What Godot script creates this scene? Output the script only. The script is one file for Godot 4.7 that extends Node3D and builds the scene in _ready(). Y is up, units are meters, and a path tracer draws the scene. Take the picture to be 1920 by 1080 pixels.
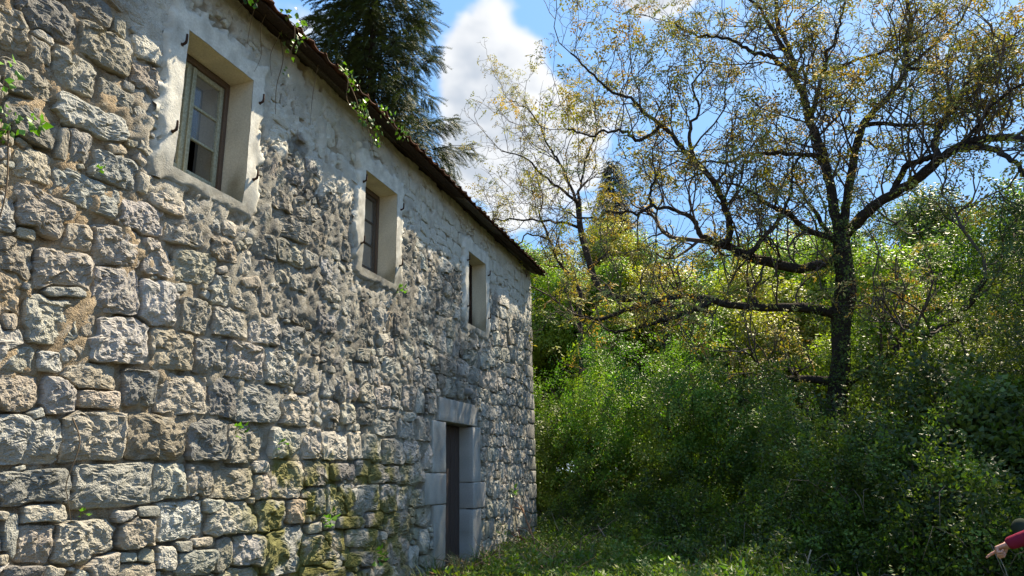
extends Node3D
# A weathered rubble-stone house beside an overgrown thicket under an old walnut tree.
# x = 0 is the face of the house wall, which runs along -z; y is up; units are metres.

const WINDOWS := [[-4.017, -4.829], [-6.906, -7.716], [-10.251, -11.062]]
const SILL := 3.944
const HEAD := 5.132
const DOOR := [-9.415, -10.462, 0.36, 2.362]
const CORNER := -13.97
const WALL_NEAR := 0.6
const SUN_TOWARDS := Vector3(1.0, 3.0, -2.05)

var R := RandomNumberGenerator.new()
var used := {}
var M := {}
var n_a := FastNoiseLite.new()
var n_b := FastNoiseLite.new()
var n_c := FastNoiseLite.new()
var n_cell := FastNoiseLite.new()
var house: Node3D
var stones := []
var hash_grid := {}

# ---------------------------------------------------------------- helpers
class Buf:
	var v := PackedVector3Array()
	var c := PackedColorArray()
	var t := PackedVector2Array()
	var i := PackedInt32Array()
	func add(p: Vector3, col := Color.WHITE, uv := Vector2.ZERO) -> int:
		v.append(p); c.append(col); t.append(uv)
		return v.size() - 1
	func tri(a: int, b: int, d: int) -> void:
		i.append(a); i.append(b); i.append(d)
	func quad(a: int, b: int, d: int, e: int) -> void:
		tri(a, b, d); tri(a, d, e)
	func faceted() -> ArrayMesh:
		# every face keeps its own flat normal
		var n := i.size()
		var pv := PackedVector3Array()
		var pn := PackedVector3Array()
		var pc := PackedColorArray()
		var pt := PackedVector2Array()
		pv.resize(n); pn.resize(n); pc.resize(n); pt.resize(n)
		for k in range(0, n, 3):
			var nn := (v[i[k + 2]] - v[i[k]]).cross(v[i[k + 1]] - v[i[k]]).normalized()
			for q in 3:
				var s := i[k + q]
				pv[k + q] = v[s]; pn[k + q] = nn; pc[k + q] = c[s]; pt[k + q] = t[s]
		var arr := []
		arr.resize(Mesh.ARRAY_MAX)
		arr[Mesh.ARRAY_VERTEX] = pv
		arr[Mesh.ARRAY_NORMAL] = pn
		arr[Mesh.ARRAY_COLOR] = pc
		arr[Mesh.ARRAY_TEX_UV] = pt
		var m := ArrayMesh.new()
		m.add_surface_from_arrays(Mesh.PRIMITIVE_TRIANGLES, arr)
		return m
	func mesh() -> ArrayMesh:
		var arr := []
		arr.resize(Mesh.ARRAY_MAX)
		arr[Mesh.ARRAY_VERTEX] = v
		arr[Mesh.ARRAY_COLOR] = c
		arr[Mesh.ARRAY_TEX_UV] = t
		arr[Mesh.ARRAY_INDEX] = i
		var st := SurfaceTool.new()
		st.create_from_arrays(arr)
		st.generate_normals()
		return st.commit()

func numbered(called: String) -> String:
	var n: int = used.get(called, 0)
	used[called] = n + 1
	return called if n == 0 else "%s_%03d" % [called, n]

func tag(o: Node3D, label := "", category := "", group := "", kind := "") -> Node3D:
	if label: o.set_meta("label", label)
	if category: o.set_meta("category", category)
	if group: o.set_meta("group", group)
	if kind: o.set_meta("kind", kind)
	return o

func thing(called: String, label: String, category: String, at := Vector3.ZERO, group := "") -> Node3D:
	var o := Node3D.new()
	o.name = numbered(called)
	add_child(o)
	o.position = at
	tag(o, label, category, group)
	return o

func obj(called: String, mesh: Mesh, mat: Material, parent: Node3D = self, kind := "") -> MeshInstance3D:
	var o := MeshInstance3D.new()
	o.name = numbered(called) if parent == self else called
	o.mesh = mesh
	o.material_override = mat
	parent.add_child(o, true)
	if kind: o.set_meta("kind", kind)
	return o

func scatter(called: String, mesh: Mesh, mat: Material, where: Array, tints: Array, parent: Node3D = self) -> MultiMeshInstance3D:
	var mm := MultiMesh.new()
	mm.transform_format = MultiMesh.TRANSFORM_3D
	mm.use_colors = true
	mm.mesh = mesh
	mm.instance_count = where.size()
	for k in where.size():
		mm.set_instance_transform(k, where[k])
		mm.set_instance_color(k, tints[k])
	var o := MultiMeshInstance3D.new()
	o.name = numbered(called) if parent == self else called
	o.multimesh = mm
	o.material_override = mat
	parent.add_child(o, true)
	o.set_meta("kind", "stuff")
	return o

func rnd(a: float, b: float) -> float:
	return R.randf_range(a, b)

func rdir() -> Vector3:
	var y := rnd(-1, 1)
	var a := rnd(0, TAU)
	var r := sqrt(1.0 - y * y)
	return Vector3(r * cos(a), y, r * sin(a))

func vary(c: Color, k: float) -> Color:
	var f := 1.0 + rnd(-k, k)
	return Color(c.r * f * (1.0 + rnd(-k, k) * 0.3), c.g * f, c.b * f * (1.0 + rnd(-k, k) * 0.3))

func fbm(n: FastNoiseLite, x: float, y: float, z := 0.0) -> float:
	return n.get_noise_3d(x, y, z)

func rbox(b: Buf, lo: Vector3, hi: Vector3, bevel := 0.006, div := 4, rough := 0.0, col := Color.WHITE, paint = null) -> void:
	# a box with rounded edges and a slightly uneven surface
	var mid := (lo + hi) * 0.5
	var half := (hi - lo) * 0.5
	var bv := minf(bevel, minf(half.x, minf(half.y, half.z)) * 0.9)
	var inner := half - Vector3.ONE * bv
	var off := Vector2(rnd(0, 9), rnd(0, 9))
	for ax in 3:
		for sg in [-1.0, 1.0]:
			var u := (ax + 1) % 3
			var w := (ax + 2) % 3
			var nu := maxi(2, int(clampf(half[u] / 0.04, 1, div)) + 2)
			var nw := maxi(2, int(clampf(half[w] / 0.04, 1, div)) + 2)
			var first := b.v.size()
			for i in nu + 1:
				for j in nw + 1:
					var p := Vector3.ZERO
					p[ax] = half[ax] * sg
					# keep a row of vertices right at the rounded edge
					p[u] = -half[u] if i == 0 else half[u] if i == nu else lerpf(-inner[u], inner[u], (i - 1.0) / (nu - 2.0)) if nu > 2 else 0.0
					p[w] = -half[w] if j == 0 else half[w] if j == nw else lerpf(-inner[w], inner[w], (j - 1.0) / (nw - 2.0)) if nw > 2 else 0.0
					var q := p.clamp(-inner, inner)
					var d := p - q
					var s := q + d.normalized() * bv + mid
					if rough > 0.0:
						s += d.normalized() * rough * (n_a.get_noise_3d(s.x * 500, s.y * 500, s.z * 500) + 0.8 * n_b.get_noise_3d(s.x * 160, s.y * 160, s.z * 160))
					var k: Color = paint.call(s) if paint != null else col
					b.add(s, k, Vector2(s[u], s[w]) + off)
			for i in nu:
				for j in nw:
					var a := first + i * (nw + 1) + j
					if sg > 0:
						b.quad(a, a + 1, a + nw + 2, a + nw + 1)
					else:
						b.quad(a, a + nw + 1, a + nw + 2, a + 1)

func tube(b: Buf, pts: PackedVector3Array, rad: PackedFloat32Array, sides: int, col := Color.WHITE, lump := 0.0) -> void:
	var n := pts.size()
	if n < 2: return
	var side := Vector3.ZERO
	var first := b.v.size()
	var along := 0.0
	for k in n:
		var d: Vector3 = (pts[mini(k + 1, n - 1)] - pts[maxi(k - 1, 0)]).normalized()
		if side == Vector3.ZERO:
			side = d.cross(Vector3(0.31, 0.2, 0.93)).normalized()
		side = (side - d * side.dot(d)).normalized()
		var up := d.cross(side)
		if k: along += pts[k].distance_to(pts[k - 1])
		for s in sides:
			var a := TAU * s / sides
			var r := rad[k]
			if lump > 0.0:
				r *= 1.0 + lump * n_a.get_noise_3d(pts[k].x * 90 + cos(a) * 40, pts[k].y * 60, pts[k].z * 90 + sin(a) * 40)
			b.add(pts[k] + (side * cos(a) + up * sin(a)) * r, col, Vector2(float(s) / sides, along))
	for k in n - 1:
		for s in sides:
			var s2 := (s + 1) % sides
			var a := first + k * sides
			b.quad(a + s, a + s2, a + sides + s2, a + sides + s)
	var tip := b.add(pts[n - 1] + (pts[n - 1] - pts[n - 2]).normalized() * rad[n - 1] * 0.6, col)
	for s in sides:
		b.tri(first + (n - 1) * sides + s, first + (n - 1) * sides + (s + 1) % sides, tip)

func smooth_path(p: PackedVector3Array, per: int) -> PackedVector3Array:
	var out := PackedVector3Array()
	var n := p.size()
	for k in n - 1:
		var a := p[maxi(k - 1, 0)]
		var d := p[mini(k + 2, n - 1)]
		for j in per:
			out.append(p[k].cubic_interpolate(p[k + 1], a, d, float(j) / per))
	out.append(p[n - 1])
	return out

# ---------------------------------------------------------------- textures and materials
func noise_image(size: int, seed_: int, freq: float, oct := 5, kind := FastNoiseLite.TYPE_SIMPLEX_SMOOTH, ridged := false, gain := 0.5) -> Image:
	var n := FastNoiseLite.new()
	n.seed = seed_
	n.noise_type = kind
	n.frequency = freq
	n.fractal_type = FastNoiseLite.FRACTAL_RIDGED if ridged else FastNoiseLite.FRACTAL_FBM
	n.fractal_octaves = oct
	n.fractal_gain = gain
	if kind == FastNoiseLite.TYPE_CELLULAR:
		n.cellular_return_type = FastNoiseLite.RETURN_DISTANCE2_SUB
		n.domain_warp_enabled = true
		n.domain_warp_amplitude = 24.0
		n.domain_warp_frequency = 0.02
	var im := n.get_seamless_image(size, size, false, false, 0.15, true)
	im.convert(Image.FORMAT_L8)
	return im

func mixed(a: Image, b: Image, wa: float, wb: float, base: float) -> Image:
	var da := a.get_data()
	var db := b.get_data()
	var o := PackedByteArray()
	o.resize(da.size())
	for k in da.size():
		o[k] = clampi(int(da[k] * wa + db[k] * wb + base), 0, 255)
	return Image.create_from_data(a.get_width(), a.get_height(), false, Image.FORMAT_L8, o)

func tex(im: Image) -> ImageTexture:
	return ImageTexture.create_from_image(im)

func shades(im: Image, lo: Color, hi: Color) -> ImageTexture:
	# a grey picture as a ramp between two sRGB tints
	var d := im.get_data()
	var o := PackedByteArray()
	o.resize(d.size() * 3)
	for k in d.size():
		var f := d[k] / 255.0
		o[k * 3] = int(255 * lerpf(lo.r, hi.r, f))
		o[k * 3 + 1] = int(255 * lerpf(lo.g, hi.g, f))
		o[k * 3 + 2] = int(255 * lerpf(lo.b, hi.b, f))
	return tex(Image.create_from_data(im.get_width(), im.get_height(), false, Image.FORMAT_RGB8, o))

func mat(called: String, albedo: Color, rough := 0.9, spec := 0.3, vertex := true) -> StandardMaterial3D:
	var m := StandardMaterial3D.new()
	m.resource_name = called
	m.albedo_color = albedo.linear_to_srgb()
	m.roughness = rough
	m.metallic_specular = spec
	m.vertex_color_use_as_albedo = vertex
	M[called] = m
	return m

func relief(m: StandardMaterial3D, bump: Texture2D, cm: float, scale: float, tri := false, colour: Texture2D = null) -> void:
	m.heightmap_enabled = true
	m.heightmap_texture = bump
	m.heightmap_scale = cm
	m.uv1_scale = Vector3.ONE * scale
	if tri:
		m.uv1_triplanar = true
		m.uv1_world_triplanar = true
	if colour: m.albedo_texture = colour

func leafy(called: String, rough := 0.45, through := 0.8, tint := Color(0.85, 1.0, 0.35)) -> void:
	var m := mat(called, Color.WHITE, rough, 0.5)
	m.backlight_enabled = true
	m.backlight = (tint * through).linear_to_srgb()

func make_materials() -> void:
	var grain := noise_image(1024, 11, 0.03, 6, FastNoiseLite.TYPE_SIMPLEX_SMOOTH, false, 0.6)
	var rock := mixed(noise_image(1024, 3, 0.014, 6, FastNoiseLite.TYPE_SIMPLEX_SMOOTH, true, 0.55), noise_image(1024, 5, 0.02, 3, FastNoiseLite.TYPE_CELLULAR), 0.55, 0.45, 0)
	var pits := mixed(noise_image(1024, 8, 0.06, 4), noise_image(1024, 9, 0.02, 4), 0.6, 0.4, 0)
	var rock_tex := tex(rock)
	var strata := noise_image(1024, 6, 0.02, 6, FastNoiseLite.TYPE_SIMPLEX_SMOOTH, true, 0.6)
	strata.resize(1024, 340)
	strata.resize(1024, 1024)
	var chips := mixed(noise_image(1024, 14, 0.03, 4, FastNoiseLite.TYPE_CELLULAR), noise_image(1024, 15, 0.03, 6, FastNoiseLite.TYPE_SIMPLEX_SMOOTH, false, 0.65), 0.35, 0.65, 0)
	var m := mat("limestone_layered", Color.WHITE, 0.92, 0.25)
	relief(m, tex(strata), 1.2, 1.5, false, shades(mixed(grain, strata, 0.5, 0.5, 0), Color(0.74, 0.72, 0.69), Color(1, 1, 1)))
	m = mat("limestone_chipped", Color.WHITE, 0.92, 0.25)
	relief(m, tex(chips), 1.9, 1.9, false, shades(mixed(grain, chips, 0.6, 0.4, 0), Color(0.77, 0.76, 0.74), Color(1, 1, 1)))
	m = mat("limestone", Color.WHITE, 0.92, 0.25)
	relief(m, rock_tex, 1.1, 2.1, false, shades(mixed(grain, rock, 0.6, 0.4, 0), Color(0.76, 0.75, 0.72), Color(1, 1, 1)))
	m = mat("mortar", Color.WHITE, 0.96, 0.15)
	relief(m, tex(mixed(pits, grain, 0.6, 0.4, 0)), 2.6, 1.6, true, shades(mixed(pits, grain, 0.5, 0.5, 0), Color(0.84, 0.82, 0.79), Color(1, 1, 1)))
	m = mat("limewash", Color.WHITE, 0.93, 0.2)
	relief(m, tex(pits), 0.35, 1.1, true, shades(grain, Color(0.88, 0.87, 0.85), Color(1, 1, 1)))
	m = mat("dressed_stone", Color.WHITE, 0.85, 0.3)
	relief(m, tex(mixed(pits, rock, 0.6, 0.4, 0)), 1.3, 2.2, true, shades(pits, Color(0.72, 0.72, 0.72), Color(1, 1, 1)))
	var woodn := noise_image(512, 21, 0.02, 5)
	woodn.resize(512, 64)
	woodn.resize(1024, 1024)
	m = mat("old_wood", Color(0.075, 0.052, 0.036), 0.85, 0.25, false)
	relief(m, tex(woodn), 0.3, 3.0, true, shades(woodn, Color(0.5, 0.47, 0.45), Color(1, 1, 1)))
	m = mat("grey_wood", Color(0.16, 0.14, 0.115), 0.85, 0.25, false)
	relief(m, tex(woodn), 0.3, 3.0, true, shades(woodn, Color(0.55, 0.52, 0.5), Color(1, 1, 1)))
	m = mat("brown_paint", Color(0.20, 0.15, 0.115), 0.7, 0.35, false)
	relief(m, tex(pits), 0.2, 3.0, true, shades(pits, Color(0.55, 0.5, 0.45), Color(1, 1, 1)))
	m = mat("green_paint", Color(0.62, 0.66, 0.54), 0.75, 0.35, false)
	relief(m, tex(pits), 0.15, 3.0, true, shades(mixed(pits, woodn, 0.5, 0.5, 0), Color(0.5, 0.47, 0.4), Color(1, 1, 1)))
	m = mat("door_wood", Color(0.075, 0.053, 0.043), 0.75, 0.3, false)
	relief(m, tex(woodn), 0.4, 2.0, true)
	m = mat("clay", Color.WHITE, 0.88, 0.25)
	relief(m, tex(pits), 0.4, 3.0, true, shades(grain, Color(0.55, 0.5, 0.47), Color(1, 1, 1)))
	mat("iron", Color(0.05, 0.028, 0.02), 0.85, 0.3, false)
	m = mat("glass", Color(0.9, 0.95, 0.95, 0.12), 0.10, 0.5, false)
	m.transparency = BaseMaterial3D.TRANSPARENCY_ALPHA
	mat("plaster_inside", Color(0.3, 0.29, 0.26), 0.95, 0.2, false)
	m = mat("bark", Color.WHITE, 0.95, 0.15)
	var barkn := noise_image(512, 31, 0.02, 5, FastNoiseLite.TYPE_SIMPLEX_SMOOTH, true, 0.6)
	barkn.resize(512, 128)
	barkn.resize(512, 512)
	relief(m, tex(barkn), 3.0, 1.0, true, shades(barkn, Color(0.45, 0.42, 0.4), Color(1, 1, 1)))
	mat("twig", Color.WHITE, 0.9, 0.2)
	m = mat("soil", Color(0.17, 0.145, 0.09), 1.0, 0.1)
	relief(m, tex(grain), 3.0, 0.5, true, shades(grain, Color(0.5, 0.5, 0.45), Color(1, 1, 1)))
	leafy("leaf", 0.48, 1.0)
	leafy("yellow_leaf", 0.7, 0.7, Color(1.0, 0.9, 0.3))
	leafy("vine_leaf", 0.4, 0.8, Color(0.75, 1.0, 0.2))
	leafy("needle", 0.6, 0.25, Color(0.8, 1.0, 0.4))
	leafy("blade", 0.5, 0.7)
	m = mat("skin", Color.WHITE, 0.55, 0.4)
	m.subsurf_scatter_enabled = true
	m.subsurf_scatter_strength = 0.1
	m = mat("cloth", Color.WHITE, 0.95, 0.15)
	relief(m, tex(pits), 0.15, 9.0, true)
	mat("hair", Color.WHITE, 0.6, 0.4)

const MEASURED_STONES := [
	-2.67,4.28,0.141,0.141,0.13, -2.90,4.50,0.214,0.132,0.25, -3.16,4.75,0.174,0.104,0.22, -3.33,4.54,0.220,0.145,0.11, -2.88,4.35,0.075,0.048,0.06, -2.87,4.25,0.069,0.095,0.32,
	-3.13,4.24,0.166,0.136,0.13, -3.42,4.76,0.065,0.080,-0.02, -2.84,4.01,0.165,0.109,0.17, -3.46,4.24,0.164,0.092,0.06, -3.68,4.74,0.141,0.104,0.28, -3.70,4.52,0.145,0.124,0.14,
	-3.30,3.98,0.282,0.110,0.11, -2.92,3.76,0.182,0.126,0.14, -3.12,3.72,0.043,0.113,0.03, -3.25,3.76,0.091,0.121,0.24, -2.76,3.59,0.055,0.048,0.23, -2.76,3.50,0.050,0.063,0.35,
	-2.96,3.50,0.128,0.103,0.15, -3.53,3.71,0.198,0.113,0.14, -3.35,3.47,0.252,0.116,0.01, -3.06,3.23,0.191,0.140,-0.06, -2.76,3.36,0.046,0.078,0.22, -3.83,3.46,0.204,0.122,0.10,
	-3.64,3.19,0.208,0.139,0.23, -3.32,3.15,0.113,0.095,0.12, -4.19,3.48,0.200,0.114,0.16, -4.00,3.21,0.138,0.138,0.07, -3.25,2.91,0.217,0.125,0.19, -2.93,2.90,0.132,0.125,-0.02,
	-4.40,3.24,0.236,0.127,0.13, -4.04,3.64,0.174,0.082,0.09, -4.43,3.67,0.213,0.120,0.08, -4.67,3.48,0.162,0.112,0.16, -4.96,3.44,0.088,0.117,0.14, -5.21,3.66,0.164,0.117,0.15,
	-5.59,3.98,0.311,0.126,0.07, -5.57,3.72,0.225,0.123,0.00, -5.94,3.74,0.137,0.096,0.13, -5.39,4.19,0.192,0.124,0.06, -5.59,4.51,0.156,0.116,0.09, -5.24,4.46,0.072,0.156,-0.05,
	-5.90,4.77,0.160,0.130,0.01, -5.85,4.21,0.236,0.132,0.02, -6.32,4.79,0.204,0.152,0.06, -6.33,4.23,0.205,0.140,0.04, -5.26,3.45,0.101,0.110,0.14, -5.50,3.49,0.095,0.095,0.13,
	-6.06,3.99,0.158,0.106,0.08, -5.75,3.48,0.144,0.105,0.11, -5.17,3.97,0.088,0.137,-0.01, -5.36,4.80,0.194,0.121,-0.04, -5.72,5.03,0.190,0.115,0.08, -3.78,3.71,0.052,0.079,-0.00,
	-4.71,3.67,0.100,0.080,0.09, -3.67,2.88,0.195,0.159,0.19, -3.24,2.59,0.185,0.154,0.11, -4.06,2.88,0.175,0.165,0.14, -3.49,2.61,0.064,0.086,0.06, -3.75,2.55,0.248,0.157,0.13,
	-4.23,2.56,0.214,0.147,0.09, -4.44,2.85,0.180,0.145,0.09, -4.65,2.58,0.194,0.147,0.10, -5.07,2.59,0.243,0.158,0.07, -5.56,2.62,0.241,0.175,0.03, -5.29,2.91,0.221,0.148,0.08,
	-4.84,2.90,0.223,0.133,0.05, -3.06,2.31,0.097,0.084,0.10, -3.26,2.33,0.095,0.064,0.06, -3.56,2.28,0.207,0.085,0.08, -3.98,2.25,0.141,0.128,0.07, -4.40,2.24,0.260,0.148,0.06,
	-4.82,2.27,0.164,0.170,0.03, -5.28,2.26,0.314,0.165,0.03, -3.08,2.13,0.149,0.113,0.08, -3.35,2.13,0.114,0.120,0.06, -3.65,2.14,0.169,0.064,0.07, -3.18,1.86,0.240,0.136,0.02,
	-3.65,1.90,0.243,0.163,0.01, -4.17,1.92,0.283,0.162,0.03, -4.68,1.93,0.229,0.167,0.02, -5.17,1.91,0.279,0.158,0.02, -5.71,1.93,0.267,0.148,0.01, -6.10,1.95,0.142,0.157,0.04,
	-5.83,2.24,0.245,0.153,0.03, -6.03,2.54,0.228,0.135,0.06, -5.70,2.90,0.180,0.132,0.10, -6.03,2.89,0.151,0.131,0.08, -3.29,1.60,0.226,0.098,0.05, -3.84,1.60,0.317,0.148,0.01,
	-4.33,1.61,0.166,0.130,0.02, -4.64,1.62,0.165,0.118,-0.02, -5.03,1.59,0.252,0.120,-0.01, -5.37,1.73,0.106,0.061,0.01, -5.76,1.62,0.247,0.169,-0.02, -5.40,1.55,0.109,0.105,-0.02,
	-6.22,1.67,0.224,0.119,-0.01, -4.50,1.33,0.264,0.145,-0.04, -5.01,1.32,0.243,0.128,-0.02, -5.58,1.31,0.213,0.140,-0.04, -5.96,1.33,0.159,0.112,-0.03, -6.27,1.41,0.162,0.130,-0.04,
	-6.65,1.37,0.199,0.130,-0.04, -4.09,1.29,0.165,0.113,-0.05, -3.69,1.25,0.230,0.136,-0.04, -3.34,1.28,0.116,0.127,-0.09, -3.17,1.33,0.046,0.122,-0.08, -3.84,1.11,0.120,0.078,-0.08,
	-4.68,1.02,0.205,0.095,-0.09, -4.38,1.09,0.105,0.090,-0.10, -5.29,1.05,0.212,0.136,-0.07, -5.79,1.01,0.278,0.203,-0.06, -6.37,0.96,0.304,0.146,-0.07, -5.31,1.26,0.061,0.075,-0.06,
	-4.03,1.13,0.070,0.034,-0.10, -4.53,1.15,0.091,0.047,-0.09, -4.99,1.05,0.094,0.140,-0.10, -3.14,1.21,0.043,0.057,-0.11, -3.26,1.13,0.148,0.043,-0.12, -4.81,1.42,0.114,0.060,-0.04,
	-4.16,1.41,0.102,0.044,-0.05, -3.96,1.39,0.088,0.047,-0.01, -3.37,1.44,0.144,0.061,-0.05, -3.11,1.64,0.039,0.037,-0.01, -4.72,1.17,0.115,0.039,-0.04, -4.14,1.03,0.157,0.052,-0.09,
	-6.44,0.73,0.355,0.073,-0.11, -2.97,2.52,0.046,0.069,0.19, -3.29,2.78,0.141,0.042,0.21, -6.29,3.50,0.134,0.102,0.10, -8.61,4.00,0.128,0.159,-0.05, -8.92,4.01,0.181,0.139,0.09,
	-8.77,3.74,0.146,0.098,-0.05, -8.34,3.52,0.138,0.128,0.02, -8.74,3.48,0.244,0.133,-0.02, -8.52,3.25,0.177,0.129,0.03, -8.98,3.23,0.170,0.122,0.01, -8.51,2.92,0.135,0.126,-0.00,
	-8.90,2.89,0.218,0.131,-0.05, -8.93,2.58,0.159,0.141,0.01, -8.58,2.58,0.135,0.171,0.01, -8.24,2.57,0.214,0.165,0.04, -7.86,2.51,0.116,0.116,-0.00, -7.53,2.52,0.194,0.142,0.04,
	-7.16,2.54,0.150,0.146,0.00, -6.86,2.53,0.130,0.122,0.03, -6.60,2.52,0.113,0.155,0.03, -6.36,2.52,0.124,0.133,-0.03, -6.35,2.84,0.141,0.090,0.09, -6.43,2.29,0.174,0.123,0.03,
	-6.79,2.29,0.162,0.129,0.05, -7.19,2.32,0.218,0.135,0.05, -7.70,2.31,0.256,0.113,0.05, -8.21,2.33,0.224,0.097,0.04, -6.74,2.96,0.128,0.076,0.12, -7.05,2.96,0.148,0.099,0.09,
	-7.77,2.94,0.255,0.139,0.05, -7.53,3.21,0.200,0.084,0.12, -8.24,2.93,0.064,0.123,0.13, -6.55,1.94,0.260,0.146,0.05, -6.95,1.96,0.138,0.153,0.03, -7.33,1.94,0.236,0.155,0.03,
	-7.83,1.91,0.266,0.169,0.03, -8.41,1.91,0.307,0.156,0.02, -8.82,1.89,0.114,0.175,-0.03, -7.67,2.20,0.294,0.129,0.08, -8.21,2.21,0.275,0.149,0.03, -8.71,2.23,0.229,0.176,0.06,
	-6.71,1.68,0.249,0.088,0.00, -7.12,1.73,0.170,0.093,0.01, -7.65,1.66,0.359,0.109,0.01, -8.22,1.65,0.203,0.127,-0.00, -8.57,1.62,0.174,0.072,-0.01, -6.38,1.67,0.067,0.112,-0.00,
	-6.54,1.41,0.100,0.151,-0.03, -6.77,1.41,0.121,0.150,-0.03, -6.95,1.45,0.061,0.070,-0.03, -7.27,1.39,0.249,0.154,-0.01, -7.74,1.39,0.211,0.173,-0.03, -8.13,1.38,0.163,0.136,0.00,
	-8.49,1.36,0.199,0.111,-0.00, -6.49,1.19,0.135,0.069,-0.10, -6.93,1.17,0.290,0.068,-0.08, -7.43,1.18,0.213,0.088,-0.06, -8.00,1.07,0.330,0.142,-0.03, -8.75,1.12,0.223,0.113,-0.06,
	-8.77,0.82,0.149,0.153,-0.09, -7.19,1.00,0.350,0.099,-0.11, -6.60,1.02,0.228,0.111,-0.08, -7.15,0.79,0.290,0.078,-0.07, -7.62,0.64,0.174,0.092,-0.12, -6.58,0.79,0.193,0.064,-0.18,
	-8.05,0.77,0.268,0.163,-0.10, -8.46,0.68,0.139,0.135,-0.10, -8.79,0.58,0.163,0.093,-0.11, -7.63,0.97,0.070,0.063,-0.08, -9.08,4.32,0.260,0.139,0.10, -9.54,4.30,0.194,0.136,0.16,
	-9.30,4.01,0.291,0.170,0.19, -9.17,3.75,0.260,0.106,0.11, -9.65,3.74,0.222,0.173,0.08, -9.21,3.49,0.223,0.165,0.07, -9.56,3.47,0.111,0.131,0.10, -9.54,3.17,0.332,0.144,0.09,
	-10.09,3.21,0.216,0.136,0.10, -10.47,3.42,0.346,0.141,0.08, -10.56,3.17,0.210,0.157,0.09, -9.60,2.85,0.235,0.135,0.08, -10.09,2.88,0.256,0.133,0.07, -11.04,3.16,0.227,0.146,0.08,
	-11.48,3.16,0.216,0.196,0.07, -11.86,3.15,0.171,0.146,0.06, -12.27,3.11,0.244,0.113,0.11, -11.95,4.78,0.475,0.197,0.07, -11.64,4.48,0.228,0.172,0.13, -12.06,4.50,0.164,0.148,0.15,
	-12.03,4.25,0.241,0.146,0.15, -11.51,4.20,0.224,0.159,0.15, -12.40,4.42,0.191,0.181,0.15, -12.74,4.67,0.338,0.208,0.18, -11.70,3.94,0.199,0.168,0.13, -12.14,3.98,0.243,0.145,0.13,
	-12.64,4.17,0.261,0.182,0.10, -13.19,4.16,0.269,0.178,0.13, -12.86,4.40,0.272,0.145,0.15, -11.75,3.73,0.198,0.130,0.06, -11.02,3.46,0.202,0.157,0.06, -11.46,3.56,0.189,0.145,0.05,
	-12.18,3.75,0.242,0.163,0.07, -12.65,3.83,0.228,0.159,0.11, -13.05,3.81,0.171,0.143,0.09, -11.96,3.46,0.204,0.149,0.09, -12.48,3.49,0.315,0.155,0.10, -13.05,3.41,0.204,0.121,0.07,
	-11.94,2.98,0.259,0.146,0.06, -12.54,2.96,0.282,0.114,0.06, -10.58,2.91,0.232,0.115,0.07, -12.10,5.64,0.377,0.186,0.18, -8.58,4.48,0.170,0.119,0.11, -9.31,4.64,0.234,0.128,0.11,
	-8.91,4.67,0.163,0.123,0.10,
]
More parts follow.
